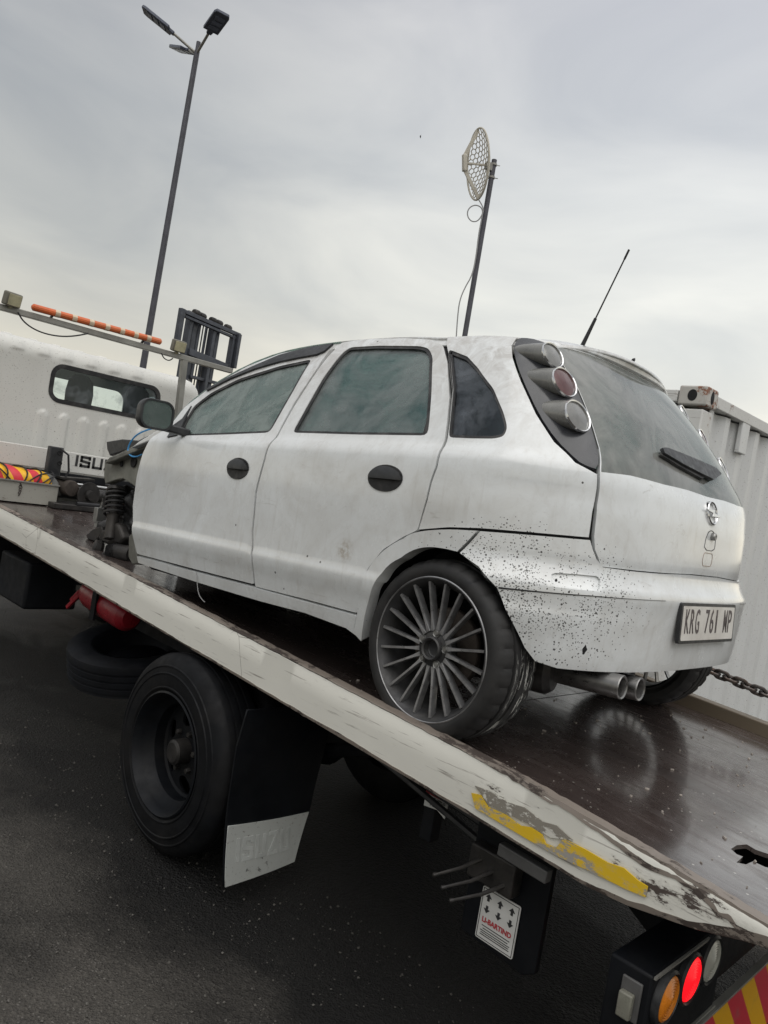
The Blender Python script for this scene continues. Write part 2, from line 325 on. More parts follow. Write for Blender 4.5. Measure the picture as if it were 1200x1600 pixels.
# ------------------------------------------------------------------ mesh building
class MB:
    def __init__(s): s.v = []; s.f = []
    def add(s, vs, fs):
        o = len(s.v); s.v += [tuple(map(float, p)) for p in vs]; s.f += [tuple(i+o for i in f) for f in fs]; return s
    def box(s, c, size, rot=None):
        hx, hy, hz = (q/2 for q in size); pts = [(x, y, z) for x in (-hx, hx) for y in (-hy, hy) for z in (-hz, hz)]
        rm = rot if rot is not None else Matrix.Identity(3)
        return s.add([tuple(Vector(c) + rm @ Vector(p)) for p in pts], [(0, 1, 3, 2), (4, 6, 7, 5), (0, 4, 5, 1), (2, 3, 7, 6), (0, 2, 6, 4), (1, 5, 7, 3)])
    def bar(s, a, b, w, h, upv=(0, 0, 1)):
        a, b = Vector(a), Vector(b); d = (b-a); L = d.length; x = d.normalized(); y = Vector(upv).cross(x).normalized(); z = x.cross(y)
        return s.box((a+b)/2, (L, w, h), Matrix((x, y, z)).transposed())
    def tube(s, pts, r, n=10, caps=True):
        P = [Vector(p) for p in pts]; rs = r if isinstance(r, (list, tuple)) else [r]*len(P)
        up = None; rings = []
        for i, p in enumerate(P):
            d = (P[min(i+1, len(P)-1)] - P[max(i-1, 0)]).normalized()
            if up is None: up = d.orthogonal().normalized()
            up = (up - d*up.dot(d)).normalized(); sd = d.cross(up)
            rings.append([p + rs[i]*(math.cos(2*math.pi*k/n)*up + math.sin(2*math.pi*k/n)*sd) for k in range(n)])
        vs = [q for rg in rings for q in rg]; fs = []
        for i in range(len(P)-1):
            for k in range(n):
                fs.append((i*n+k, i*n+(k+1) % n, (i+1)*n+(k+1) % n, (i+1)*n+k))
        if caps: fs += [tuple(range(n))[::-1], tuple((len(P)-1)*n+k for k in range(n))]
        return s.add(vs, fs)
    def lathe(s, prof, o, ax, n=48, ref=None, closed=False):
        o, ax = Vector(o), Vector(ax).normalized(); a = Vector(ref).normalized() if ref is not None else ax.orthogonal().normalized(); b = ax.cross(a)
        vs = []; fs = []; m = len(prof)
        for k in range(n):
            c, sn = math.cos(2*math.pi*k/n), math.sin(2*math.pi*k/n)
            for r, h in prof: vs.append(o + ax*h + (a*c + b*sn)*r)
        for k in range(n):
            k2 = (k+1) % n
            for i in range(m if closed else m-1):
                i2 = (i+1) % m
                fs.append((k*m+i, k2*m+i, k2*m+i2, k*m+i2))
        return s.add(vs, fs)
    def prism(s, poly, depth):
        """poly: 3-D outline, depth: 3-D vector"""
        n = len(poly); P = [Vector(p) for p in poly]; D = Vector(depth)
        vs = P + [p + D for p in P]
        fs = [tuple(range(n)), tuple(range(2*n-1, n-1, -1))] + [(i, i+n, (i+1) % n + n, (i+1) % n) for i in range(n)]
        return s.add(vs, fs)
    def build(s, name, mat, parent=None, org=(0, 0, 0), smooth=30, bev=0, fixn=True):
        me = bpy.data.meshes.new(name)
        o = np.array(org, float); me.from_pydata([tuple(np.array(p)-o) for p in s.v], [], s.f)
        if fixn:
            bm = bmesh.new(); bm.from_mesh(me); bmesh.ops.recalc_face_normals(bm, faces=bm.faces); bm.to_mesh(me); bm.free()
        if smooth:
            me.polygons.foreach_set('use_smooth', [True]*len(me.polygons)); me.set_sharp_from_angle(angle=R(smooth))
        me.materials.append(M[mat]); ob = bpy.data.objects.new(name, me); COL.objects.link(ob)
        if parent is not None: ob.parent = parent
        if bev:
            b = ob.modifiers.new('bevel', 'BEVEL'); b.width = bev; b.segments = 3; b.limit_method = 'ANGLE'; b.angle_limit = R(35); b.harden_normals = False
        return ob
def tag(o, label, cat=None, group=None, kind=None):
    if label: o['label'] = label
    if cat: o['category'] = cat
    if group: o['group'] = group
    if kind: o['kind'] = kind
    return o
def thing(name, label, cat, loc=(0, 0, 0), group=None):
    o = bpy.data.objects.new(name, None); COL.objects.link(o); o.location = loc; o.empty_display_size = .2
    return tag(o, label, cat, group)
def text_mesh(txt, size, ext=.0005, bold=0., xs=1.):
    cu = bpy.data.curves.new('lettering', 'FONT'); cu.body = txt; cu.size = size; cu.extrude = ext; cu.offset = bold; cu.align_x = 'CENTER'; cu.align_y = 'CENTER'; cu.resolution_u = 3
    ob = bpy.data.objects.new('lettering', cu); COL.objects.link(ob); bpy.context.view_layer.update()
    me = bpy.data.meshes.new_from_object(ob.evaluated_get(bpy.context.evaluated_depsgraph_get())); bpy.data.objects.remove(ob)
    me.transform(Matrix.Diagonal((xs, 1, 1, 1))); return me
def place_mesh(me, name, mat, parent, o, xdir, ydir):
    x, y = Vector(xdir).normalized(), Vector(ydir).normalized(); z = x.cross(y)
    mm = Matrix.Identity(4)
    for i in range(3): mm[i][0], mm[i][1], mm[i][2], mm[i][3] = x[i], y[i], z[i], o[i]
    me.transform(mm); me.materials.clear(); me.materials.append(M[mat]); ob = bpy.data.objects.new(name, me); COL.objects.link(ob); ob.parent = parent; return ob
def smooth_loop(pts, it=2, closed=True):
    P = [np.array(p, float) for p in pts]
    for _ in range(it):
        Q = []
        n = len(P)
        for i in range(n if closed else n-1):
            a, b = P[i], P[(i+1) % n]; Q += [a*.75+b*.25, a*.25+b*.75]
        if not closed: Q = [P[0]] + Q + [P[-1]]
        P = Q
    return P
exec_parts = []

# ------------------------------------------------------------------ trimmed panels on any surface
def densify(loop, step):
    out = []; n = len(loop)
    for i in range(n):
        a, b = np.array(loop[i], float), np.array(loop[(i+1) % n], float); k = max(1, int(math.ceil(np.linalg.norm(b-a)/step)))
        out += [a + (b-a)*j/k for j in range(k)]
    return np.array(out)
def inpoly(P, loop):
    x, y = P[:, 0], P[:, 1]; ins = np.zeros(len(P), bool); n = len(loop); j = n-1
    for i in range(n):
        xi, yi = loop[i]; xj, yj = loop[j]
        if yi != yj:
            c = ((yi > y) != (yj > y)) & (x < (xj-xi)*(y-yi)/(yj-yi)+xi); ins ^= c
        j = i
    return ins
def cdt(outer, holes, step, fine=None):
    fine = fine or step*.8
    loops = [densify(outer, fine)] + [densify(h, fine) for h in holes]
    B = np.concatenate(loops)
    lo, hi = B.min(0), B.max(0)
    gx, gy = np.meshgrid(np.arange(lo[0]+step/2, hi[0], step), np.arange(lo[1]+step/2, hi[1], step)); G = np.stack([gx.ravel(), gy.ravel()], 1)
    if len(G):
        k = inpoly(G, loops[0])
        for h in loops[1:]: k &= ~inpoly(G, h)
        G = G[k]
    if len(G):
        keep = np.ones(len(G), bool)
        for i in range(0, len(G), 2000):
            d = ((G[i:i+2000, None, :]-B[None])**2).sum(2).min(1); keep[i:i+2000] = d > (step*.45)**2
        G = G[keep]
    pts = np.concatenate([B, G]) if len(G) else B
    edges = []; o = 0
    for L in loops:
        n = len(L); edges += [(o+i, o+(i+1) % n) for i in range(n)]; o += n
    vo, eo, fo, *_ = geometry.delaunay_2d_cdt([Vector(p) for p in pts], edges, [], 0, 1e-7)
    V = np.array([tuple(p) for p in vo]); T = np.array([f for f in fo if len(f) == 3])
    c = V[T].mean(1); k = inpoly(c, loops[0])
    for h in loops[1:]: k &= ~inpoly(c, h)
    return V, T[k], loops
def raw_mesh(name, V, Fc, mat, parent, normals=None, flat=False):
    me = bpy.data.meshes.new(name); me.from_pydata([tuple(p) for p in V], [], [tuple(int(i) for i in f) for f in Fc])
    me.materials.append(M[mat]); 
    if not flat: me.polygons.foreach_set('use_smooth', [True]*len(me.polygons))
    if normals is not None: me.normals_split_custom_set_from_vertices([tuple(n) for n in normals])
    ob = bpy.data.objects.new(name, me); COL.objects.link(ob); ob.parent = parent; return ob
def sheet(name, outer, holes, step, fmap, thick, mat, parent, fine=None):
    """a 2-D outline with holes mapped by fmap(P)->(V,N), given thickness along -N, closed at back"""
    V2, T, loops = cdt(outer, holes, step, fine); V, N = fmap(V2)
    # orient triangles along N
    a = np.cross(V[T[:, 1]]-V[T[:, 0]], V[T[:, 2]]-V[T[:, 0]]); s = (a*N[T[:, 0]]).sum(1) < 0; T = T.copy(); T[s] = T[s][:, [0, 2, 1]]
    VV = [V, V-N*thick]; FF = [T, T[:, [0, 2, 1]]+len(V)]; NN_ = [N, -N]; o = 2*len(V)
    for L in loops:
        A, NA = fmap(L); n = len(A); Bk = A-NA*thick
        tn = np.cross(np.roll(A, -1, 0)-np.roll(A, 1, 0), NA); tn /= np.linalg.norm(tn, axis=1)[:, None]+1e-9
        i = np.arange(n); j = (i+1) % n
        q = np.stack([o+i, o+j, o+n+j, o+n+i], 1)
        # outward test
        VV += [A, Bk]; NN_ += [tn, tn]; FF += [q]; o += 2*n
    V = np.concatenate(VV); Nn = np.concatenate(NN_); faces = []
    for f in FF: faces += [list(r) for r in f]
    # make the quads follow their stored normals
    for k, f in enumerate(faces):
        if len(f) == 4:
            nn = np.cross(V[f[1]]-V[f[0]], V[f[3]]-V[f[0]])
            if (nn*Nn[f[0]]).sum() < 0: faces[k] = f[::-1]
    return raw_mesh(name, V, faces, mat, parent, Nn)
def flatmap(o, ex, ey, en):
    o, ex, ey, en = (np.array(q, float) for q in (o, ex, ey, en))
    def f(P): return o + P[:, :1]*ex + P[:, 1:2]*ey, np.tile(en, (len(P), 1))
    return f
def rrect(cx, cy, w, h, r, n=5):
    out = []
    for qx, qy, a0 in ((1, 1, 0), (-1, 1, 90), (-1, -1, 180), (1, -1, 270)):
        for k in range(n+1):
            a = R(a0+90*k/n); out.append((cx+qx*(w/2-r)+r*math.cos(a), cy+qy*(h/2-r)+r*math.sin(a)))
    return out
def circ(cx, cy, rx, ry=None, n=24): return [(cx+rx*math.cos(2*math.pi*k/n), cy+(ry or rx)*math.sin(2*math.pi*k/n)) for k in range(n)]
STROKES = {'I': [[(.5, 0), (.5, 1)]], 'S': [[(1, .86), (1, 1), (0, 1), (0, .56), (1, .44), (1, 0), (0, 0), (0, .14)]], 'U': [[(0, 1), (0, 0), (1, 0), (1, 1)]], 'Z': [[(0, 1), (1, 1), (0, 0), (1, 0)]]}
def block_letters(mb, txt, o, ex, ey, h, w, gap, st, ext):
    """thick-stroke lettering: every letter as mitred bars of width st"""
    o, ex, ey = Vector(o), Vector(ex), Vector(ey); en = ex.cross(ey); x = 0
    for ch in txt:
        cw = w if ch != 'I' else st
        for line in STROKES[ch]:
            P = [(x + st/2 + p[0]*(cw-st), st/2 + p[1]*(h-st)) for p in line]
            for (a, b) in zip(P[:-1], P[1:]):
                d = Vector((b[0]-a[0], b[1]-a[1])).normalized()*st*.5; q = Vector((-d.y, d.x))
                a2 = Vector(a)-d*.96; b2 = Vector(b)+d*.96
                poly = [a2-q, b2-q, b2+q, a2+q]
                mb.prism([o+ex*p.x+ey*p.y for p in poly], en*ext)
        x += cw+gap

# ------------------------------------------------------------------ ground
def ground():
    n = 80; g = np.linspace(-1, 1, n); g = np.sign(g)*np.abs(g)**3*400
    V = [(x+2, y-3, 0) for x in g for y in g]; Fc = [(i*n+j, (i+1)*n+j, (i+1)*n+j+1, i*n+j+1) for i in range(n-1) for j in range(n-1)]
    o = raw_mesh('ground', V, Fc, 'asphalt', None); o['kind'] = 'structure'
    rs = np.random.RandomState(3); mb = MB()
    for _ in range(5200):
        if rs.rand() < .85: x, y = rs.uniform(.3, 4.5), rs.uniform(-2.2, -.3)
        else: x, y = rs.uniform(2, 9), rs.uniform(-5, 1)
        r = .0016 + .0050*rs.rand()**4; q = Matrix.Rotation(rs.rand()*6, 3, 'Z') @ Matrix.Rotation(rs.rand(), 3, 'X')
        oc = [(1, 0, 0), (-1, 0, 0), (0, 1, 0), (0, -1, 0), (0, 0, .8), (0, 0, -.8)]
        mb.add([tuple(Vector((x, y, r*.45)) + q @ Vector(p)*r*(rs.uniform(.7, 1.3))) for p in oc], [(0, 2, 4), (2, 1, 4), (1, 3, 4), (3, 0, 4), (2, 0, 5), (1, 2, 5), (3, 1, 5), (0, 3, 5)])
    tag(mb.build('loose_gravel', 'stone', smooth=0), 'fine loose grey gravel scattered over the dark asphalt', 'gravel', kind='stuff')
ground()

# ------------------------------------------------------------------ tow truck
TO = (3.0, -2.62, 0.0)
truck = thing('tow_truck', 'white flatbed tow truck with chipped tilting deck carrying the stripped white hatchback', 'tow truck', TO)
def T(mb, name, mat, parent=truck, **k): return mb.build(name, mat, parent, TO, **k)
def zr(X): return .885 + .046*X - .032*max(0, (1.15-X)/.7)**1.4 if X < 1.15 else .885 + .046*X
def zd(X): return zr(X) - .043
NEAR, FAR = -1.78, -3.56
X_TAIL, X_HEAD = .12, 6.0
rail_bot = [(X_TAIL, .855), (.35, .842), (.469, .822), (.584, .79), (.74, .764), (.85, .757), (.967, .764), (1.3, zr(1.3)-.162), (6.0, zr(6)-.172)]
def zb(X): return float(np.interp(X, [p[0] for p in rail_bot], [p[1] for p in rail_bot]))
rs = np.random.RandomState(5)
mb = MB(); xs = np.concatenate([np.arange(X_TAIL, 1.2, .02), np.arange(1.2, 6.001, .03)]); n = len(xs)
for i, x in enumerate(xs):
    j = rs.normal(0, .0016) if rs.rand() < .5 else 0; k = rs.normal(0, .0016)
    t_, b_ = zr(x)+k*.5, zb(x)+j; bow = .0025*math.sin(x*5.1)+.0015*math.sin(x*11)
    mb.v += [(x, NEAR-.030, t_-.004), (x, NEAR-.006, t_), (x, NEAR-.001, t_-.006), (x, NEAR+bow*.4, (t_+b_)/2), (x, NEAR-.001, b_+.006), (x, NEAR-.008, b_), (x, NEAR-.050, b_), (x, NEAR-.050, b_+.01), (x, NEAR-.030, b_+.012)]
S9 = 9
for i in range(n-1):
    for k in range(S9): mb.f.append((i*S9+k, i*S9+(k+1) % S9, (i+1)*S9+(k+1) % S9, (i+1)*S9+k))
mb.f += [tuple(range(S9)), tuple((n-1)*S9+k for k in range(S9))]
rail = T(mb, 'side_rail', 'rail_paint', smooth=40); rail['label'] = 'chipped white side rail with dents and scraped paint'
# worn lip strip along the top edge
mb = MB()
for i, x in enumerate(xs):
    t_ = zr(x)+.0035+rs.normal(0, .0008); wk = .7*(wk if i else .2)+.3*rs.rand()*1.5; wo_ = .002+.003*rs.rand()+.045*wk*min(1, max(0, (1.35-x)/.9))**1.2
    mb.v += [(x, NEAR-.040, t_-.012), (x, NEAR-.040, t_), (x, NEAR-.004, t_), (x, NEAR+.0012, t_-wo_), (x, NEAR-.006, t_-.012)]
for i in range(n-1):
    for k in range(5): mb.f.append((i*5+k, i*5+(k+1) % 5, (i+1)*5+(k+1) % 5, (i+1)*5+k))
mb.f += [tuple(range(5)), tuple((n-1)*5+k for k in range(5))]
T(mb, 'rail_edge', 'rail_lip', rail, smooth=40)
mb = MB(); wk = .3
for i, x in enumerate(xs):
    wk = .75*wk+.25*rs.rand()*1.6; h_ = .001+.006*wk**1.8+.02*wk*max(0, (.9-x)/.8); b_ = zb(x)
    mb.v += [(x, NEAR-.010, b_-.002), (x, NEAR+.0012, b_+.003), (x, NEAR+.0024, b_+.006+h_), (x, NEAR-.008, b_+.006+h_*.8), (x, NEAR-.012, b_+.003)]
for i in range(n-1):
    for k in range(5): mb.f.append((i*5+k, i*5+(k+1) % 5, (i+1)*5+(k+1) % 5, (i+1)*5+k))
mb.f += [tuple(range(5)), tuple((n-1)*5+k for k in range(5))]
T(mb, 'rail_edge', 'rail_lip', rail, smooth=40)
# peeling yellow reflective tape
tp = []
top = [(1.222, .843), (1.19, .850), (1.16, .829), (1.10, .832), (1.05, .824), (1.02, .833), (.985, .829), (.97, .812), (.94, .815), (.925, .846), (.86, .846), (.80, .842), (.76, .848), (.72, .836), (.697, .834)]
bot = [(.697, .808), (.75, .803), (.80, .802), (.86, .800), (.93, .796), (1.0, .798), (1.08, .802), (1.15, .806), (1.20, .808)]
f = flatmap((0, NEAR+.0055, 0), (1, 0, 0), (0, 0, 1), (0, 1, 0))
def tmap(fm):
    def g(P): V, N = fm(P); return V-np.array(TO), N
    return g
o = sheet('reflective_tape', top+bot, [], .02, tmap(f), .0035, 'yellow_tape', rail); o['label'] = 'peeling yellow reflective tape'
res = [(1.215, .866), (1.17, .871), (1.10, .866), (1.05, .873), (.99, .861), (.95, .868), (.90, .852), (.96, .832), (1.03, .838), (1.10, .836), (1.16, .834), (1.19, .853)]
o = sheet('tape_residue', res, [], .02, tmap(flatmap((0, NEAR+.0048, 0), (1, 0, 0), (0, 0, 1), (0, 1, 0))), .0028, 'tape_glue' if 'tape_glue' in M else 'sheet_grey', rail)
# deck plates with the lashing slot
def deckmap(P):
    X = P[:, 0]; Z = np.array([zd(x) for x in X]); return np.stack([X, P[:, 1], Z], 1)-np.array(TO), np.tile((-.046, 0, 1.), (len(P), 1))
slot = [on(px, py, 'Z', zd(.55))[:2] for px, py in ((1141, 1333), (1150, 1327), (1166, 1325), (1180, 1332), (1204, 1338), (1222, 1348), (1222, 1360), (1195, 1356), (1176, 1349), (1165, 1354), (1150, 1352), (1160, 1343), (1150, 1340))]
XS = float(on(880, 1087, 'Z', zd(1.6))[0])
sheet('deck_plate', [(X_TAIL, NEAR-.03), (XS-.003, NEAR-.03), (XS-.003, FAR+.06), (X_TAIL, FAR+.06)], [slot], .06, deckmap, .012, 'deck_steel', truck, .02)
sheet('deck_plate', [(XS+.003, NEAR-.03), (3.9, NEAR-.03), (3.9, FAR+.06), (XS+.003, FAR+.06)], [], .2, deckmap, .012, 'deck_steel', truck)
sheet('deck_plate', [(3.906, NEAR-.03), (X_HEAD, NEAR-.03), (X_HEAD, FAR+.06), (3.906, FAR+.06)], [], .2, deckmap, .012, 'deck_steel', truck)
mb = MB()
for x0, x1 in ((X_TAIL, 3.0), (3.0, X_HEAD)):
    mb.bar((x0, FAR+.03, zd(x0)+.005), (x1, FAR+.03, zd(x1)+.005), .06, .17)
o = T(mb, 'side_rail', 'timber', bev=.006); o['label'] = 'weathered brown rail on the far side of the deck'
# small debris on the deck
mb = MB()
for _ in range(420):
    x = rs.uniform(.35, 2.0) if rs.rand() < .7 else rs.uniform(3.4, 5.8); y = rs.uniform(-3.4, -1.86); r = .0012+.0042*rs.rand()**3; q = Matrix.Rotation(rs.rand()*6, 3, 'Z') @ Matrix.Rotation(rs.rand()*.6, 3, 'X')
    mb.box((x, y, zd(x)+r*.4), (r*rs.uniform(1, 3), r*rs.uniform(.6, 1.6), r), q)
tag(mb.build('deck_debris', 'chip_debris', smooth=0), 'loose paint chips and stone crumbs lying on the deck', 'debris', kind='stuff')
# deck underframe and chassis
mb = MB()
for y in (-2.08, -3.16): mb.bar((.75, y, zd(.75)-.07), (5.9, y, zd(5.9)-.07), .07, .10)
T(mb, 'deck_runner', 'chassis_black')
for x in (.95, 1.6, 2.25, 2.9, 3.55, 4.2, 4.85, 5.5):
    mb = MB(); mb.box((x, (NEAR+FAR)/2, zd(x)-.055), (.06, abs(FAR-NEAR)-.14, .08)); T(mb, 'deck_crossbeam', 'chassis_black')
for y in (-2.27, -2.97):
    mb = MB(); mb.box((3.75, y, .69), (6.1, .07, .17)); T(mb, 'chassis_rail', 'chassis_black')
mb = MB(); mb.tube([(2.72, -2.1, .41), (2.72, -3.14, .41)], .065, 14); mb.lathe([(0, -.15), (.12, -.12), (.16, 0), (.12, .12), (0, .15)], (2.72, -2.62, .41), (0, 1, 0), 20); T(mb, 'rear_axle', 'chassis_black')
mb = MB()
for y in (-2.3, -2.94): mb.tube([(2.05, y, .6), (2.4, y, .47), (2.72, y, .46), (3.05, y, .47), (3.4, y, .6)], .03, 8)
T(mb, 'leaf_spring', 'chassis_black')
mb = MB(); mb.box((5.0, -3.15, .62), (.7, .40, .36)); T(mb, 'fuel_tank', 'chassis_black', bev=.03)
mb = MB(); mb.box((5.15, -2.10, .66), (.5, .34, .30)); T(mb, 'battery_box', 'chassis_black', bev=.02)
for y in (-2.0, -3.2): mb = MB(); mb.bar((5.9, y, .70), (6.4, y, .70), .5, .25); T(mb, 'cab_mount', 'chassis_black')
mb = MB()
for y in (-2.2, -2.5): mb.tube([(2.6, y, .80), (3.6, y, .84), (4.6, y, .88)], .035, 10)
T(mb, 'hydraulic_ram', 'chassis_black')
mb = MB()
for k in range(4): mb.tube([(1.05+.02*k, -2.0-.05*k, .72), (1.3, -2.02-.05*k, .60+.03*k), (1.7, -2.05-.04*k, .66), (2.2, -2.12, .70+.02*k)], .012, 6)
T(mb, 'hydraulic_hose', 'cable_black')

def truck_wheel(y, side):
    """outer face at y, side=+1 faces the camera side"""
    c = (2.72, y, .41); ax = (0, side, 0)
    prof = [(.245, -.012), (.256, -.002), (.264, .002), (.267, .0055), (.271, .0055), (.274, .0025), (.30, .005), (.322, .004), (.325, .007), (.329, .007), (.332, .002), (.352, -.001), (.355, .0015), (.359, .001), (.362, -.004), (.378, -.010), (.398, -.026), (.408, -.045)]
    for k in range(4): prof += [(.410, -.052-.038*k), (.410, -.076-.038*k), (.400, -.079-.038*k), (.400, -.087-.038*k)]
    prof += [(.40, -.205), (.375, -.214), (.30, -.218), (.245, -.205)]
    rim = MB(); rim.lathe([(.247, -.200), (.240, -.19), (.230, -.14), (.205, -.125), (.205, -.09), (.225, -.07), (.232, -.03), (.245, -.012), (.255, .002), (.247, .006), (.238, -.006), (.228, -.03), (.218, -.055), (.198, -.075), (.195, -.12), (.185, -.128)], c, ax, 56)
    w = T(rim, 'wheel', 'black_paint', smooth=35)
    tm = MB(); tm.lathe(prof, c, ax, 72, closed=False); T(tm, 'tyre', 'tyre_rubber', w, smooth=35)
    def dm(P):
        rr = np.hypot(P[:, 0], P[:, 1]); dep = np.where(rr < .12, -.105, -.105-.025*np.clip((rr-.12)/.07, 0, 1))
        V = np.stack([c[0]+P[:, 0], np.full(len(P), c[1])+side*dep, c[2]+P[:, 1]], 1)-np.array(TO); return V, np.tile((0, side, 0.), (len(P), 1))
    holes = [circ(.142*math.cos(R(60*k+20)), .142*math.sin(R(60*k+20)), .040, n=20) for k in range(6)] + [circ(0, 0, .055, n=20)]
    sheet('disc', circ(0, 0, .196, n=48), holes, .03, dm, .01, 'black_paint', w)
    hb = MB(); hb.lathe([(.0, -.04), (.04, -.042), (.052, -.05), (.054, -.13)], c, ax, 20)
    for k in range(6):
        a = R(60*k+50); hb.lathe([(0, -.085), (.010, -.085), (.013, -.09), (.013, -.11)], (c[0]+.085*math.cos(a), c[1], c[2]+.085*math.sin(a)), ax, 6)
    T(hb, 'hub', 'greasy_iron', w)
    return w
truck_wheel(-1.725, 1); truck_wheel(-1.975, 1); truck_wheel(-3.515, -1); truck_wheel(-3.265, -1)
# mud flap behind the rear wheels
def flapmap(off):
    def f(P):
        y, z = P[:, 0], P[:, 1]; x = 2.262 - .05*np.clip((.42-z)/.34, 0, 1)**2 + .012*np.sin((y+1.76)*7) - off
        return np.stack([x, y, z], 1)-np.array(TO), np.tile((-1., 0, 0), (len(P), 1))
    return f
flap = sheet('mud_flap', [(-1.765, .74), (-1.745, .60), (-1.755, .085), (-2.085, .110), (-2.16, .30), (-2.22, .74)], [], .04, flapmap(0), .008, 'black_paint', truck)
st = sheet('white_strip', [(-1.757, .302), (-1.757, .088), (-2.08, .113), (-2.148, .288)], [], .04, flapmap(.006), .004, 'white_strip', flap); st['label'] = 'dirty white strip at the bottom of the mud flap'
lm = MB(); block_letters(lm, 'ISUZU', (0, -1.800, .165), (0, -1, 0), (0, 0, 1), .085, .046, .013, .013, .0002)
pv = np.array(lm.v); V_, N__ = flapmap(.0085)(pv[:, 1:3]); half_ = np.abs(pv[:, 0]) > .0001; V_[:, 0] += np.where(half_, 0.0, .003); lm.v = [tuple(q+np.array(TO)) for q in V_]; T(lm, 'lettering', 'faded_lettering', st, smooth=0)
# fenders of black sheet above the wheels
def spare():
    c = Vector((4.0, -2.26, .45)); ax = Vector((-.06, .20, 1)).normalized()
    w = MB(); w.lathe([(.245, -.09), (.22, -.05), (.20, 0), (.22, .06), (.25, .095), (.24, .09), (.21, .05), (.17, .0), (.06, .02), (.0, .02)], c, ax, 40); o = T(w, 'spare_wheel', 'black_paint', smooth=35)
    t_ = MB(); prof = [(.245, .09), (.29, .105), (.34, .10), (.372, .085)]
    for k in range(4): prof += [(.376, .07-.038*k), (.376, .045-.038*k), (.367, .042-.038*k), (.367, .035-.038*k)]
    prof += [(.37, -.09), (.33, -.105), (.245, -.09)]
    t_.lathe(prof, c, ax, 56); T(t_, 'tyre', 'chassis_black', o, smooth=35)
spare()
# control plate with levers and its sign
mb = MB(); mb.prism([(1.30, -1.975, .70), (1.03, -1.975, .70), (1.03, -1.975, .37), (1.07, -1.975, .345), (1.30, -1.975, .36)], (0, .022, 0)); cp = T(mb, 'control_plate', 'black_paint', bev=.004)
mb = MB(); mb.box((1.20, -1.93, .60), (.16, .05, .10)); T(mb, 'valve_block', 'greasy_iron', cp, bev=.006)
for k in range(3):
    a = (1.235-.045*k, -1.915, .62-.018*k); b = (1.262-.04*k, -1.85, .592-.02*k); c = (1.305-.036*k, -1.79, .565-.02*k)
    mb = MB(); mb.tube([a, b, c], [.007, .0055, .0045], 8); mb.lathe([(0, -.009), (.006, -.006), (.007, .006), (0, .010)], c, Vector(c)-Vector(b), 10); T(mb, 'lever', 'greasy_iron', cp)
SGO = (1.172, -1.9465, .450)
sg = sheet('instruction_sign', rrect(0, 0, .135, .155, .006), [], .05, tmap(flatmap(SGO, (-1, 0, 0), (0, 0, 1), (0, 1, 0))), .003, 'sticker_white', cp); sg['label'] = 'white instruction sign with black arrows'
mb = MB()
for q in ((-.063, 0, .0018, .145), (.063, 0, .0018, .145)): mb.box((SGO[0]-q[0], SGO[1]+.0006, SGO[2]), (q[2], .001, q[3]))
for q in ((0, .0725), (0, -.0725)): mb.box((SGO[0], SGO[1]+.0006, SGO[2]+q[1]), (.128, .001, .0018))
for cx, cy, sgn in ((-.042, .050, 1), (0, .050, 1), (.042, .050, 1), (-.042, .016, -1), (0, .016, -1), (.042, .016, -1)):
    arrow = [(-.004, -.010), (.004, -.010), (.004, 0), (.011, 0), (0, .012), (-.011, 0), (-.004, 0)]
    mb.prism([(SGO[0]-cx-p[0], SGO[1]+.0003, SGO[2]+cy+sgn*p[1]) for p in arrow], (0, .001, 0))
for k, (w, z) in enumerate(((.10, -.034), (.09, -.042), (.105, -.049), (.10, -.055), (.105, -.061))): mb.box((SGO[0], SGO[1]+.0006, SGO[2]+z), (w, .001, .0022))
T(mb, 'print', 'sticker_ink', sg, smooth=0)
place_mesh(text_mesh('LI-BARTIND', .021, .0004, .0006, .95), 'print', 'sticker_red', sg, np.array((SGO[0], SGO[1]+.0012, SGO[2]-.017))-np.array(TO), (-1, 0, 0), (0, 0, 1))
# stay leg with the small grease notice
mb = MB(); mb.box((1.60, -2.12, .62), (.05, .05, .30)); leg = T(mb, 'stay_leg', 'chassis_black', bev=.004)
G0 = (1.575, -2.092, .610); gs = sheet('notice_sign', [(-.05, .03), (.05, .03), (.05, -.018), (.046, -.034), (.01, -.018), (-.05, -.026)], [], .03, tmap(flatmap(G0, (-1, 0, 0), (0, 0, 1), (0, 1, 0))), .003, 'sticker_white', leg)
mb = MB(); mb.box((G0[0], G0[1]+.0006, G0[2]+.025), (.10, .001, .009)); T(mb, 'print', 'sticker_red', gs, smooth=0)
for s_, z in (('GREASE NIPPLES', .012), ('1.2 WEEKLY', .0), ('X GREASE', -.011)):
    place_mesh(text_mesh(s_, .0125, .0004, .0002, .9), 'print', 'sticker_ink', gs, np.array((G0[0], G0[1]+.0008, G0[2]+z))-np.array(TO), (-1, 0, 0), (0, 0, 1))
mb = MB(); mb.bar((1.145, -1.85, .705), (.985, -1.85, .698), .03, .035); T(mb, 'grey_bracket', 'dull_steel', bev=.004)
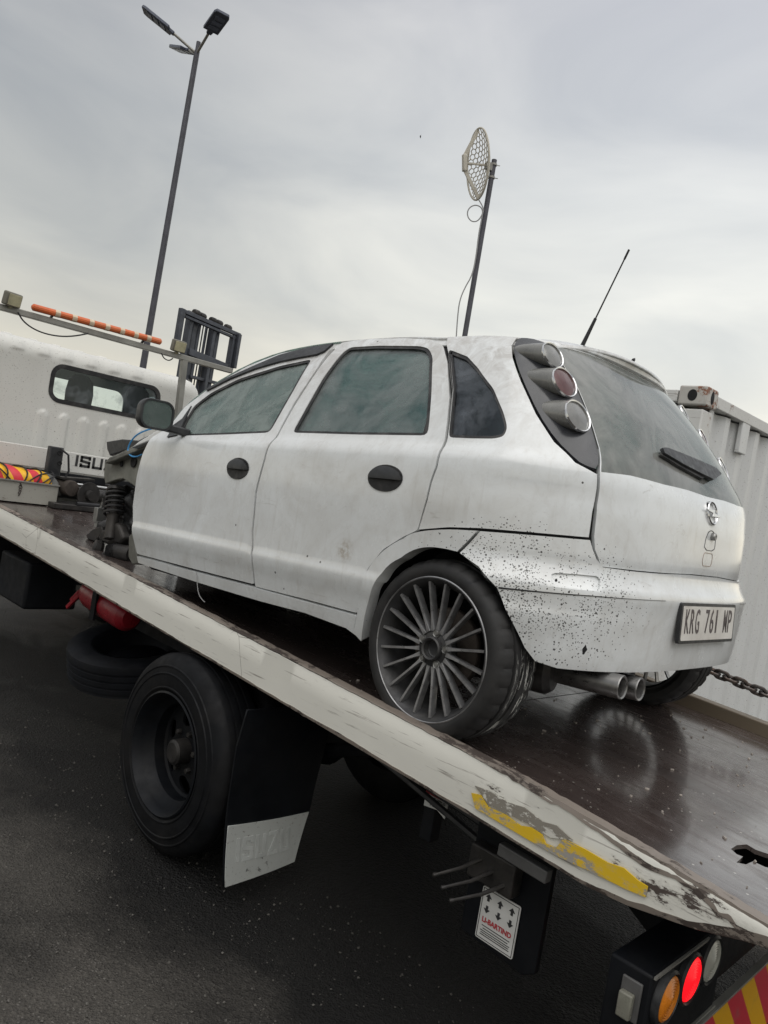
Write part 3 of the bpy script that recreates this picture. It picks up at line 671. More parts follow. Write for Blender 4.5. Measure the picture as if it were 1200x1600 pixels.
# tail lamp box
BX = .655
mb = MB(); mb.box((BX+.055, -2.03, .515), (.11, .46, .235)); lb = T(mb, 'tail_lamp_box', 'black_paint', bev=.008)
mb = MB(); mb.box((BX-.003, -2.03, .631), (.006, .46, .006)); mb.box((BX-.003, -2.03, .399), (.006, .46, .006)); T(mb, 'edge_trim', 'galvanised', lb)
for (px, py), mt, nm in (((1036, 1556), 'amber_lens', 'amber turn lamp'), ((1072, 1526), 'red_lens_lit', 'lit red tail lamp'), ((1104, 1497), 'clear_lens', 'clear reversing lamp')):
    c = on(px, py, 'X', BX); c = (BX, c[1], c[2])
    g_ = MB(); g_.lathe([(.066, .0), (.066, -.012), (.060, -.018), (.056, -.012), (.056, 0)], c, (1, 0, 0), 32); h = T(g_, 'lamp_housing', 'black_plastic', lb); h['label'] = nm
    l_ = MB(); l_.lathe([(.0558, -.006), (.053, -.015)]+[(.050-.0031*q, -.0165-.0004*q-(.0016 if q % 2 else 0)) for q in range(15)]+[(0, -.0235)], c, (1, 0, 0), 32); T(l_, 'lens', mt, lb)
c = on(985, 1560, 'Y', -1.80)
mb = MB(); mb.box((c[0], -1.797, c[2]), (.05, .008, .095)); T(mb, 'marker_base', 'dull_steel', lb, bev=.003)
mb = MB(); mb.box((c[0]+.004, -1.785, c[2]-.012), (.034, .018, .06)); T(mb, 'marker_lens', 'marker_grey', lb, bev=.004)
for y in (-2.27, -2.97): mb = MB(); mb.bar((BX+.11, y, .52), (1.0, y, .66), .07, .12); T(mb, 'lamp_bracket', 'chassis_black')
mb = MB(); mb.box((BX+.055, -3.21, .515), (.11, .46, .235)); T(mb, 'tail_lamp_box', 'black_paint', bev=.008)
mb = MB(); mb.box((BX+.07, -2.62, .47), (.06, .72, .14)); T(mb, 'rear_crossbar', 'black_paint', bev=.006)
t = NT('chevron_print'); v = t.sep(); q = t.math('ADD', t.math('MULTIPLY', v[1], 1.), t.math('MULTIPLY', v[2], -1.0))
fr = t.math('FRACT', t.math('MULTIPLY', q, 4.7)); n_ = t.noise(18, 6, .6)
col = t.mix(t.math('LESS_THAN', fr, .5), (.80, .42, .015), (.60, .04, .06)); col = t.mix(t.rng(n_, .55, .75, 0, .35), col, (.25, .2, .18)); M['chevron_print'] = t.done(t.bsdf(col, .38))
mb = MB(); mb.box((BX-.004, -2.62, .262), (.012, 1.62, .245)); T(mb, 'chevron_board', 'chevron_print', bev=.002)
mb = MB(); mb.box((BX-.002, -2.62, .389), (.02, 1.62, .008)); T(mb, 'board_trim', 'galvanised')

# cab
XC = 6.15
def cabp(px, py): q = on(px, py, 'X', XC); return (q[1], q[2])
CY0, CY1, CZ0, CZ1 = -1.52, -3.74, 1.22, 2.335
out = rrect((CY0+CY1)/2, (CZ0+CZ1)/2, abs(CY1-CY0), CZ1-CZ0, .17, 8)
wc = [cabp(*p) for p in ((84, 571), (100, 570), (235, 602), (244, 612), (244, 650), (238, 657), (92, 627), (82, 618))]
wy0, wy1 = max(p[0] for p in wc), min(p[0] for p in wc); wz0, wz1 = 1.895, 2.178
win = rrect((wy0+wy1)/2, (wz0+wz1)/2, abs(wy1-wy0), wz1-wz0, .085, 6)
ribs = [cabp(x, y)[0] for x, y in ((66, 650), (98, 658), (130, 664), (161, 670), (189, 676), (217, 682))]
outA = np.array(out); ribs2 = [cabp(x, y)[0] for x, y in ((30, 528), (72, 536), (108, 545), (146, 554), (182, 563), (218, 571))]
def cabmap(P):
    y, z = P[:, 0], P[:, 1]
    d = np.full(len(P), 9.)
    for i in range(len(outA)):
        a, b = outA[i], outA[(i+1) % len(outA)]; ab = b-a; tt = np.clip(((P-a) @ ab)/(ab @ ab), 0, 1); d = np.minimum(d, np.linalg.norm(P-(a+tt[:, None]*ab), axis=1))
    r = np.where(z > 2.15, .15, .13); e = np.clip(1-d/r, 0, 1); x = XC + .185*(1-np.sqrt(1-np.clip(e, 0, .999)**2))
    for ry in ribs2: x = x - .016/(1+np.exp((np.abs(y-ry)-.045)/.008))*np.clip((z-2.20)/.03, 0, 1)*np.clip((2.325-z)/.02, 0, 1)
    zt = 1.80
    for ry in ribs:
        w = .038; lat = np.abs(y-ry); endz = np.clip(z-(zt-w), 0, None); rr = np.hypot(lat, endz); h = 1/(1+np.exp((rr-w)/.004)); h = h*np.clip((z-1.40)/.10, 0, 1); x = x - .016*h
    x = x + .012/(1+np.exp((np.abs(z-1.47)-.02)/.006))
    return np.stack([x, y, z], 1)
def withN(fn):
    def g(P):
        V = fn(P); e = 1e-3; A = fn(P+np.array([e, 0])); B = fn(P+np.array([0, e])); N = np.cross(A-V, B-V); N /= np.linalg.norm(N, axis=1)[:, None]+1e-12
        k = (N*(V-np.array([XC+.8, -2.6, 1.7]))).sum(1) < 0; N[k] *= -1
        return V-np.array(TO), N
    return g
cab = sheet('cab', out, [win], .022, withN(cabmap), .03, 'cab_paint', truck, .02); cab['label'] = 'dirty white cab with ribbed rear wall'
mb = MB(); n = len(out)
for j, x in enumerate((XC+.182, XC+.6, XC+1.1, XC+1.45)):
    for (y, z) in out: mb.v.append((x, y, z if z > 1.5 else z-.25*min(1, j)))
for j in range(3):
    for k in range(n):
        q = out[k], out[(k+1) % n]
        if j > 0 and abs(q[0][0]-q[1][0]) < .01 and abs(q[0][1]-q[1][1]) > .3: continue
        mb.f.append((j*n+k, j*n+(k+1) % n, (j+1)*n+(k+1) % n, (j+1)*n+k))
for y in (CY0, CY1):
    gm_ = MB(); gm_.box((XC+1.02, y, 1.97), (.84, .006, .39)); T(gm_, 'side_window', 'cab_glass', cab)
    dm_ = MB(); dm_.box((XC+1.02, y, 1.50), (.86, .02, .56)); T(dm_, 'cab_door', 'cab_paint', cab, bev=.006)
T(mb, 'cab_shell', 'cab_paint', cab, smooth=50)
mb = MB(); mb.box((XC+.8, -2.6, 1.17), (1.3, 1.8, .08)); T(mb, 'cab_floor', 'inner_dark', cab)
def ringsheet(name, outer, inner, fm, th, mat, par): return sheet(name, outer, [inner], .05, fm, th, mat, par, .02)
wxm = flatmap((XC+.010, 0, 0), (0, 1, 0), (0, 0, 1), (-1, 0, 0))
def shrink(loop, d):
    c = np.mean(loop, 0); L = [np.array(p, float) for p in loop]; n = len(L); o = []
    ar = sum(L[i][0]*L[(i+1) % n][1]-L[(i+1) % n][0]*L[i][1] for i in range(n)); s = 1 if ar > 0 else -1
    for i in range(n):
        a, b = L[i-1], L[(i+1) % n]; tn = b-a; tn = tn/(np.linalg.norm(tn)+1e-12); o.append(L[i]+s*d*np.array([-tn[1], tn[0]]))
    return o
ringsheet('window_seal', shrink(win, -.012), shrink(win, .022), tmap(flatmap((XC-.004, 0, 0), (0, 1, 0), (0, 0, 1), (-1, 0, 0))), .03, 'seal_rubber', cab)
sheet('window', shrink(win, .015), [], .1, tmap(flatmap((XC+.012, 0, 0), (0, 1, 0), (0, 0, 1), (-1, 0, 0))), .004, 'cab_glass', cab)
wsc = rrect((CY0+CY1)/2, 1.85, abs(CY1-CY0)-.14, .66, .1, 5)
sheet('windscreen_frame', out, [wsc], .1, tmap(flatmap((XC+1.45, 0, 0), (0, 1, 0), (0, 0, 1), (1, 0, 0))), .02, 'cab_paint', cab)
for hx, hy in ((126, 612), (215, 628)):
    q = on(hx, hy, 'X', XC+.32)
    mb = MB(); mb.lathe([(0, -.17), (.085, -.165), (.115, -.10), (.12, .0), (.105, .10), (.06, .145), (0, .155)], (XC+.34, q[1], q[2]-.01), (0, 0, 1), 16)
    mb.v = [((XC+.34)+(p[0]-XC-.34)*.5, p[1], p[2]) for p in mb.v]; T(mb, 'headrest', 'seat_cloth', cab)
    mb = MB(); mb.box((XC+.38, q[1], q[2]-.50), (.14, .46, .70)); T(mb, 'seat_back', 'seat_cloth', cab, bev=.05)
for k, (px, py) in enumerate(((30, 528), (72, 536), (108, 545), (146, 554), (182, 563), (218, 571))):
    y = cabp(px, py)[0]; mb = MB(); mb.box((XC+.80, y, CZ1+.002), (1.1, .075, .034)); T(mb, 'roof_rib', 'cab_paint', cab, bev=.014)
mb = MB(); mb.box((XC+.10, -3.75, 1.98), (.14, .07, .22)); T(mb, 'side_vent', 'black_plastic', cab, bev=.02)
# cab lower body, front axle, bumper so the truck stands complete
mb = MB(); mb.box((XC+.95, -2.6, 1.02), (1.0, 1.84, .28)); T(mb, 'cab_step', 'cab_paint', cab, bev=.04)
def front_wheel(y, s):
    c = (XC+.55, y, .40); mb = MB(); mb.lathe([(.24, -.20), (.33, -.21), (.39, -.18), (.40, -.03), (.37, 0), (.30, .004), (.24, -.01)], c, (0, s, 0), 48); w = T(mb, 'wheel', 'tyre_rubber', smooth=35)
    mb = MB(); mb.lathe([(.25, -.01), (.22, -.03), (.20, -.05), (.12, .02), (0, .025)], c, (0, s, 0), 32); T(mb, 'rim', 'black_paint', w)
front_wheel(-1.75, 1); front_wheel(-3.5, -1)
# head board with lettering
hb0 = on(0, 688, 'X', 6.0)[2]; hb1 = 1.365
mb = MB(); mb.box((6.015, -2.6, (hb0+hb1)/2-.004), (.03, 1.92, hb0-hb1)); hb = T(mb, 'head_board', 'cab_paint', bev=.006); hb['label'] = 'white head board lettered ISUZU'
mb = MB(); q = on(117, 727, 'X', 5.999); block_letters(mb, 'ISUZU', (5.9995, q[1], hb1+.050), (0, -1, 0), (0, 0, 1), .090, .085, .016, .020, .002); T(mb, 'lettering', 'lettering', hb, smooth=0)
mb = MB(); mb.box((6.02, -2.6, hb1-.045), (.05, 1.90, .06)); T(mb, 'lower_beam', 'chassis_black', bev=.006)
for k in range(3):
    mb = MB(); mb.tube([(5.93, -2.45, hb1-.085-.030*k), (5.93, -3.45, hb1-.085-.030*k)], .009, 10); T(mb, 'guide_rod', 'chrome')
for y in (-1.78, -3.42):
    mb = MB(); mb.box((6.03, y, (zd(6)+hb1)/2+.05), (.06, .06, hb1-zd(6)+.1)); T(mb, 'board_post', 'chassis_black')
# light frame above the cab
bl = on(8, 481, 'X', 6.0); br = on(288, 560, 'X', 6.0); bz = (bl[2]+br[2])/2
mb = MB(); mb.bar((6.0, -1.70, bz), (6.0, -3.86, bz), .05, .045); lf_ = T(mb, 'light_frame', 'galvanised', bev=.006)
for ya, yb in ((-3.38, -3.46), (-1.76, -1.70)): mb = MB(); mb.bar((6.0, ya, bz-.02), (6.04, yb, 1.35), .045, .05, (1, 0, 0)); T(mb, 'frame_post', 'galvanised', lf_)
a, b = on(52, 480, 'X', 5.97), on(250, 534, 'X', 5.97)
def lerp(a, b, t_): return tuple(np.array(a)*(1-t_)+np.array(b)*t_)
mb = MB(); mb.tube([lerp(a, b, q) for q in (-.012, 0, 1, 1.012)], [.012, .026, .026, .012], 12); lt = T(mb, 'light_strip', 'orange_plastic', lf_)
for q in (.17, .295, .425, .55, .67, .785, .895):
    mb = MB(); mb.tube([lerp(a, b, q-.018), lerp(a, b, q+.018)], .0275, 12); T(mb, 'light_strip_band', 'cream_plastic', lf_)
for q in (.14, .86):
    p = lerp(a, b, q); mb = MB(); mb.bar((p[0], p[1], p[2]-.02), (6.0, p[1], bz+.02), .015, .015, (1, 0, 0)); T(mb, 'strip_clip', 'black_plastic', lf_)
for px, py, ry in ((19, 468, .5), (279, 541, -.1)):
    c = on(px, py, 'X', 5.95); rm = Matrix.Rotation(ry*.5, 3, 'Z') @ Matrix.Rotation(-.2, 3, 'Y')
    mb = MB(); mb.box(c, (.07, .115, .10), rm); w = T(mb, 'work_lamp', 'work_lamp_body', lf_, bev=.012)
    mb = MB(); mb.box(Vector(c)+rm @ Vector((-.036, 0, 0)), (.006, .095, .08), rm); mb.bar((c[0], c[1], c[2]-.05), (6.0, c[1], bz+.015), .02, .02, (1, 0, 0)); T(mb, 'lamp_face', 'work_lamp', lf_, bev=.002)
mb = MB(); pts = [on(px, py, 'X', 5.96) for px, py in ((28, 488), (36, 502), (52, 514), (72, 522), (96, 526), (118, 525), (138, 521))]; mb.tube(smooth_loop(pts, 2, False), .006, 6)
T(mb, 'lamp_cable', 'cable_black', lf_); mb = MB(); pts = [on(px, py, 'X', 5.96) for px, py in ((252, 552), (256, 560), (264, 564), (270, 560))]; mb.tube(smooth_loop(pts, 2, False), .005, 6); T(mb, 'lamp_cable', 'cable_black', lf_)
# guide post, winch
q0, q1 = on(78, 700, 'X', 5.8), on(101, 705, 'X', 5.8)
mb = MB(); mb.box((5.83, (q0[1]+q1[1])/2, (zd(5.8)+1.545)/2), (.06, abs(q1[1]-q0[1])*.92, 1.545-zd(5.8))); gp = T(mb, 'guide_post', 'black_plastic', bev=.008)
for px, py in ((93, 708), (93, 724)):
    c = on(px, py, 'X', 5.798); mb = MB(); mb.lathe([(.018, .0), (.018, -.004), (.012, -.004), (.011, .002), (0, .003)], c, (1, 0, 0), 16); T(mb, 'bolt_hole', 'inner_dark', gp)
wc_ = on(118, 778, 'X', 5.72); zdk = zd(5.7)
mb = MB(); mb.box((5.72, wc_[1], zdk+.02), (.26, .42, .04)); wi = T(mb, 'winch', 'greasy_iron', bev=.006); wi['label'] = 'greasy winch with cable drum'
c1 = on(132, 780, 'X', 5.70); mb = MB(); mb.lathe([(0, -.05), (.035, -.05), (.04, -.02), (.098, -.018), (.10, -.012), (.098, -.005), (.07, 0), (.07, .03)], (5.66, c1[1], zdk+.12), (1, .25, 0), 28); T(mb, 'drum_flange', 'greasy_iron', wi)
c2 = on(106, 765, 'X', 5.70); mb = MB(); mb.lathe([(0, -.05), (.03, -.05), (.055, -.045), (.06, -.03), (.062, .12), (0, .12)], (5.68, c2[1], zdk+.155), (1, .1, 0), 24); T(mb, 'motor', 'brake_iron', wi)
mb = MB(); mb.tube([(5.72, c1[1]+.02, zdk+.12), (5.72, c1[1]-.34, zdk+.12)], .045, 16); mb.bar((5.74, c2[1]+.06, zdk+.22), (5.74, c1[1]-.05, zdk+.235), .12, .015); T(mb, 'drum', 'greasy_iron', wi)
mb = MB(); mb.tube([(5.6, c1[1]+.10, zdk+.05), (5.62, c1[1]-.08, zdk+.05)], .018, 10); T(mb, 'winch_hose', 'cable_black', wi); mb = MB(); mb.tube([(5.74, -2.35, 1.54), (5.70, -2.40, 1.50), (5.72, -2.43, 1.38), (5.72, -2.40, zdk+.2)], .008, 6); T(mb, 'winch_hose', 'cable_black', wi)

# things lying on / hanging from the truck
tz = zd(5.75); ty0, ty1 = -1.83, on(90, 775, 'X', 5.68)[1]
tray = thing('steel_tray', 'scuffed grey steel tray on the deck behind the cab', 'tray', (5.8, (ty0+ty1)/2, tz))
org = tuple(tray.location)
mb = MB(); mb.box((5.69, (ty0+ty1)/2, tz+.085), (.006, ty0-ty1, .155)); mb.build('tray_wall', 'tray_paint', tray, org)
mb = MB(); mb.box((5.93, (ty0+ty1)/2, tz+.085), (.006, ty0-ty1, .155)); mb.build('tray_wall', 'tray_paint', tray, org)
for y in (ty0, ty1): mb = MB(); mb.box((5.81, y, tz+.085), (.234, .006, .155)); mb.build('tray_wall', 'tray_paint', tray, org)
mb = MB(); mb.box((5.81, (ty0+ty1)/2, tz+.012), (.24, ty0-ty1, .008)); mb.build('tray_floor', 'tray_paint', tray, org)
mb = MB(); mb.box((5.683, (ty0+ty1)/2, tz+.158), (.02, ty0-ty1+.01, .008)); mb.build('tray_rim', 'galvanised', tray, org)
mb = MB()
for k in range(5): mb.tube([Vector((5.682, ty1+.27+.006*math.sin(a+k), tz+.135-.018*k))+Vector((0 if k % 2 else .005*math.cos(a), .006*math.cos(a) if k % 2 else 0, .011*math.sin(a))) for a in np.linspace(0, 2*math.pi, 12)], .0028, 6)
mb.build('hasp_chain', 'chain_steel', tray, org)
# rolled reflective sheeting bound with cord
rz = tz+.235; y0_, y1_ = -1.74, on(88, 745, 'X', 5.78)[1]
roll = thing('warning_sheet_roll', 'rolled red and yellow reflective sheeting bound with black cord in the steel tray', 'warning sheet', (5.8, (y0_+y1_)/2, tz+.02)); org = tuple(roll.location)
ys = np.linspace(y0_, y1_, 50); rr = .105; cz = rz-.06
pcs = 9; ed = np.linspace(0, 1, pcs+1)
for k in range(pcs):
    mb = MB(); n0 = 14; aa = 26
    for q in np.linspace(ed[k], ed[k+1], n0):
        for a in range(aa):
            th = 2*math.pi*a/aa; yy = y0_+(y1_-y0_)*q + .045*math.sin(th+.6); r_ = rr*(1+.05*math.sin(3*th+q*9)+.02*math.sin(q*40)) * (1-.25*max(0, (q-.85)/.15)**2)
            mb.v.append((5.8+r_*math.cos(th)*.95, yy, cz+r_*math.sin(th)*.92 - .03*q))
    for i in range(n0-1):
        for a in range(aa): mb.f.append((i*aa+a, i*aa+(a+1) % aa, (i+1)*aa+(a+1) % aa, (i+1)*aa+a))
    if k == pcs-1: mb.f.append(tuple((n0-1)*aa+a for a in range(aa)))
    if k == 0: mb.f.append(tuple(range(aa)))
    mb.build('reflective_band', 'sheet_grey' if k == pcs-1 else ('tape_yellow' if k % 2 else 'tape_red'), roll, org, smooth=60)
mb = MB()
for k, q in enumerate((.15, .36, .55, .72, .90)):
    yc = y0_+(y1_-y0_)*q; mb.tube([(5.8+(rr*1.07)*math.cos(a)*.95, yc+.03*math.sin(a*1+k)+.02*math.sin(2*a), cz+(rr*1.07)*math.sin(a)*.92-.03*q) for a in np.linspace(0, 2*math.pi, 26)], .006, 6)
for s in (.5, 1.6, 2.5): mb.tube([(5.8-(rr*1.08)*math.cos(.9*math.sin(6*q+s))*.95, y0_+(y1_-y0_)*q, cz+(rr*1.06)*math.sin(.9*math.sin(6*q+s))-.03*q) for q in np.linspace(.02, .95, 40)], .005, 6)
mb.build('cord', 'cable_black', roll, org)
# red fire extinguisher slung under the deck
ex = thing('fire_extinguisher', 'red fire extinguisher slung on its side under the deck', 'extinguisher', (3.95, -2.0, .78)); org = (3.95, -2.0, .78)
mb = MB(); mb.lathe([(0, -.30), (.05, -.295), (.078, -.26), (.082, -.22), (.082, .16), (.07, .21), (.035, .245), (.022, .26)], (3.93, -1.99, .775), (1, 0, .06), 28); mb.build('cylinder', 'extinguisher_red', ex, org)
mb = MB(); mb.lathe([(.022, .255), (.024, .29), (.0, .30)], (3.93, -1.99, .775), (1, 0, .06), 14); mb.bar((4.2, -1.99, .80), (4.30, -1.985, .78), .02, .03); mb.build('valve', 'greasy_iron', ex, org)
mb = MB(); mb.bar((4.22, -1.98, .77), (4.34, -1.96, .655), .018, .022); mb.bar((4.24, -1.99, .80), (4.33, -1.97, .70), .014, .016); mb.build('lever', 'extinguisher_red', ex, org, bev=.003)
mb = MB(); mb.box((3.9, -2.0, .865), (.05, .19, .02)); mb.box((3.9, -1.905, .78), (.05, .012, .18)); mb.build('strap', 'black_paint', ex, org)

# ------------------------------------------------------------------ white hatchback
CA = R(2.8); CO = np.array([1.50, -2.62, 1.177])
cfw = np.array([math.cos(CA), 0, -math.sin(CA)]); cup = np.array([math.sin(CA), 0, math.cos(CA)]); clf = np.array([0, 1, 0.])
def c2w(P): P = np.asarray(P, float); return CO + P[..., :1]*cfw + P[..., 1:2]*clf + P[..., 2:3]*cup
def pc(px, py, y):
    """photo pixel -> car frame point on the plane y = const"""
    w = on(px, py, 'Y', CO[1]+y) - CO; return np.array([w @ cfw, w @ clf, w @ cup])
def pcx(px, py, x):
    r = ray(px, py); o = CAM-CO; t_ = (x - o @ cfw)/(r @ cfw); w = o+t_*r; return np.array([w @ cfw, w @ clf, w @ cup])
car = thing('hatchback_car', 'dirty white five door hatchback with stripped front end lashed on the tow truck deck', 'car', tuple(CO))
car.rotation_euler = (0, CA, 0)
def pchip(xs, ys):
    xs = np.array(xs, float); ys = np.array(ys, float); h = np.diff(xs); d = np.diff(ys)/h; m_ = np.zeros(len(xs)); m_[0] = d[0]; m_[-1] = d[-1]
    for i in range(1, len(xs)-1):
        if d[i-1]*d[i] > 0:
            w1 = 2*h[i]+h[i-1]; w2 = h[i]+2*h[i-1]; m_[i] = (w1+w2)/(w1/d[i-1]+w2/d[i])
    def f(x):
        x = np.clip(np.asarray(x, float), xs[0], xs[-1]); i = np.clip(np.searchsorted(xs, x, 'right')-1, 0, len(xs)-2); t_ = (x-xs[i])/h[i]
        return (2*t_**3-3*t_*t_+1)*ys[i]+(t_**3-2*t_*t_+t_)*h[i]*m_[i]+(-2*t_**3+3*t_*t_)*ys[i+1]+(t_**3-t_*t_)*h[i]*m_[i+1]
    return f
W_ = pchip([-.14, -.05, .03, .10, .150, .168, .20, .3, .45, .55, .59, .608, .64, .665, .8, .95, 1.03, 1.10], [.725, .770, .795, .812, .8265, .8285, .8225, .8205, .8215, .818, .813, .806, .781, .768, .70, .615, .56, .50])
XR_ = pchip([-.14, 0, .18, .30, .35, .47, .547, .61, .7, .8, .9, 1.0, 1.06, 1.10], [-.44, -.46, -.468, -.480, -.490, -.492, -.482, -.458, -.405, -.338, -.258, -.168, -.10, -.05])
X0_ = pchip([-.14, .5, .7, 1.10], [.15, .15, .15, .20])
N_ = pchip([-.14, .3, .5, .65, 1.10], [3.0, 2.9, 2.9, 3.3, 3.2])
E_ = pchip([-.14, -.03, .0, .06, .20, .238, .252, .264, .30, .33, .40], [-.040, .002, .026, .036, .042, .0445, .043, .034, .014, .006, .004])
_th = np.linspace(0, np.pi/2, 1500)
_sx = np.sin(_th)**(2/2.9)*.62; _sy = np.cos(_th)**(2/2.9)*.79
_s = np.concatenate([[0], np.cumsum(np.hypot(np.diff(_sx), np.diff(_sy)))]); _s /= _s[-1]
XF = 2.25; US = 1.55   # metres per unit of u in the flattening used for meshing
def Sraw(u, z, e=0.):
    u = np.asarray(u, float); z = np.asarray(z, float); mir = u > 2; u = np.where(mir, 4-u, u)
    w = W_(z)+e; x0 = X0_(z); xr = XR_(z)-e; n = N_(z)
    tap = lambda x: 1-.034*np.clip((x-1.0)/1.25, 0, None)**2-.018*np.clip((1.0-x)/.85, 0, None)**2
    xs = XF+(x0-XF)*np.clip(u, None, 1); ys = w*tap(xs)
    th = np.interp(np.clip(u-1, 0, 1), _s, _th)
    xb = x0-(x0-xr)*np.sin(th)**(2/n); yb = w*tap(x0)*np.maximum(np.cos(th), 0)**(2/n)*(1-.03*np.sin(th)**2)
    x = np.where(u <= 1, xs, xb); y = np.where(u <= 1, ys, yb)
    return np.stack([x, np.where(mir, -y, y), z], -1)
def S(u, z): return Sraw(u, z)
def SB(u, z): return Sraw(u, z, E_(z))
def surfN(fn, u, z):
    e = 2e-3; a = fn(u+e, z)-fn(u-e, z); b = fn(u, z+e)-fn(u, z-e); N = np.cross(a, b); N /= np.linalg.norm(N, axis=-1)[..., None]+1e-12
    return N
def carmap(fn, off=0.):
    def f(P):
        u, z = P[:, 0]/US, P[:, 1]; V = fn(u, z); N = surfN(fn, u, z)
        s = (N*(V-np.array([.9, 0, .45]))).sum(1) < 0; N[s] *= -1
        return V+N*off, N
    return f
_grid = {}
def uz(fn, pts):
    """photo pixels -> (u*US, z) on the car surface, by Newton steps from the nearest grid node"""
    if fn not in _grid:
        U, Z = np.meshgrid(np.linspace(0, 2.2, 111), np.linspace(-.13, 1.095, 90)); P = projN(c2w(fn(U, Z))); N = surfN(fn, U, Z)
        Nw = N[..., :1]*cfw+N[..., 1:2]*clf+N[..., 2:3]*cup; fac = ((CAM-c2w(fn(U, Z)))*Nw).sum(-1) > 0
        _grid[fn] = (U[fac], Z[fac], P[fac])
    U, Z, P = _grid[fn]; out = []
    for q in pts:
        q = np.array(q, float); i = ((P-q)**2).sum(1).argmin(); u, z = U[i], Z[i]
        for _ in range(12):
            p = projN(c2w(fn(u, z))); r = q-p
            if r @ r < .0004: break
            h = 1e-4; J = np.stack([(projN(c2w(fn(u+h, z)))-p)/h, (projN(c2w(fn(u, z+h)))-p)/h], 1)
            d = np.linalg.lstsq(J, r, rcond=None)[0]; d = np.clip(d, -.05, .05); u = min(max(u+d[0], 0), 2.3); z = min(max(z+d[1], -.135), 1.098)
        out.append((u*US, z))
    return out
def mirror_loop(L): return [(4*US-a, z) for a, z in L][::-1]
def both(name, outer, holes, fn, off, th, mat, parent, step=.03, fine=.015, sides=(0, 1), parents=None):
    res = []
    for s in sides:
        o = outer if s == 0 else mirror_loop(outer); hs = holes if s == 0 else [mirror_loop(h) for h in holes]
        res.append(sheet(name, o, hs, step, carmap(fn, off), th, mat, parents[s] if parents else parent, fine))
    return res
GAP = .0022
# outlines traced on the body surface
fd_body = [(222, 710), (213, 745), (207, 790), (206, 822), (209, 847), (214, 866), (300, 889), (397, 914), (392.8, 873), (393.7, 829), (399.3, 769), (412, 721), (432, 682), (446, 655), (460, 630), (494.6, 578), (525, 537), (480, 543), (438, 552), (386, 572), (330, 604), (288, 636), (266, 664), (240, 681), (229, 695)]
fd_win = [(279, 681), (350, 679), (421, 676), (440, 643), (460, 608), (488, 561), (438, 571.5), (373, 592), (330, 613.5), (302, 635), (287, 660)]
rd_body = [(398, 917), (480, 938), (559, 959.5), (561, 940), (566, 916), (575, 890), (598.6, 859.6), (633, 838), (652.8, 829), (665.8, 782), (681, 730), (696, 684), (702, 630), (700.4, 565), (694, 540), (676.6, 530), (633, 527.5), (568, 529), (533.6, 535), (496, 578), (462, 630), (447, 656), (433, 682), (413, 721), (400.4, 769), (394.9, 829), (394, 873)]
rd_win = [(456, 676), (560, 679), (668, 680.5), (674.5, 608), (676.5, 558), (670, 544), (655, 540.5), (590, 540), (547, 542.5), (534, 552), (503, 593), (477, 638.6)]
qw = [(700.5, 545), (722, 554), (747, 575), (771, 607), (787, 645), (793, 668), (787, 682), (771, 685.5), (735, 685), (700.5, 683.5), (704, 640), (704, 590)]
lamp = [(803, 540), (809, 529), (818, 527), (841, 530.5), (865, 542), (878, 570), (901, 607), (920, 654), (933, 700), (934.5, 733), (920, 729), (901, 719), (869, 687), (841, 645), (817, 593), (804.5, 558)]
quarter = [(654, 828), (700, 824.5), (750, 826), (835, 833), (920, 840.5), (926, 800), (933.5, 741), (918, 732), (899, 722), (866, 690), (838, 647), (814, 595), (801, 558), (799.5, 540), (807, 527.5), (760, 524), (700, 526), (697, 538), (703.5, 565), (705, 630), (699, 684), (683, 730), (667.5, 782)]
arch_o = [(556, 987), (562, 960), (563, 940), (568, 917), (577, 891), (600, 861.5), (634.5, 840), (654, 831), (700, 827), (748, 829.5)]
arch_i = [(717, 862), (700, 857.5), (673, 854), (647, 859.5), (615, 877), (592, 905), (578, 941), (571, 975), (568, 1000)]
sill = [(215, 869), (300, 892), (397, 917.5), (480, 940.5), (558, 962), (554, 985), (566, 999), (542, 981), (477, 957), (408, 939), (308, 909), (217, 879)]
bump = [(750.5, 830), (835, 836.5), (922, 844), (926, 858), (932, 874), (942, 886.5), (990, 893), (1035, 897), (1080, 899), (1109, 899.5)]
bumpl = [(718.5, 864), (748, 885), (777, 919), (799, 969), (820, 1012), (836, 1033), (870, 1044), (925, 1049), (1013, 1050), (1085, 1042)]
tg_l = [(868, 545), (880, 570), (903, 607), (922, 654), (936, 700), (937.5, 738), (933, 789), (928.5, 838), (930, 859), (939, 885)]
tg_b = [(990, 891), (1035, 895), (1080, 897)]
glass_b = [(939.5, 737.5), (985, 743), (1037, 757), (1075, 766)]
Q = {k: uz(S, v) for k, v in dict(fd=fd_body, fdw=fd_win, rd=rd_body, rdw=rd_win, qw=qw, lamp=lamp, qt=quarter, sill=sill, tgl=tg_l, tgb=tg_b, gb=glass_b).items()}
Q['ao'] = uz(S, arch_o); Q['ai'] = uz(S, arch_i); Q['bu'] = uz(SB, bump); Q['bl'] = uz(SB, bumpl)
def roundc(L, r):
    out_ = []; n = len(L)
    for i in range(n):
        a, b, c = (np.array(L[j % n], float) for j in (i-1, i, i+1)); la, lc = np.linalg.norm(a-b), np.linalg.norm(c-b); d1, d2 = min(r, la*.4), min(r, lc*.4)
        p, q = b+(a-b)/la*d1, b+(c-b)/lc*d2; out_ += [p*(1-t_)**2+2*b*t_*(1-t_)+q*t_*t_ for t_ in (0, .33, .67, 1)]
    return out_
QS = {k: roundc(Q[k], .022) for k in ('fdw', 'rdw', 'qw')}
fdp = both('front_door', shrink(roundc(Q['fd'], .010), .0026), [QS['fdw']], S, 0, .014, 'car_paint', car, .025)
rdp = both('rear_door', shrink(roundc(Q['rd'], .010), .0026), [QS['rdw']], S, 0, .014, 'car_paint', car, .025)
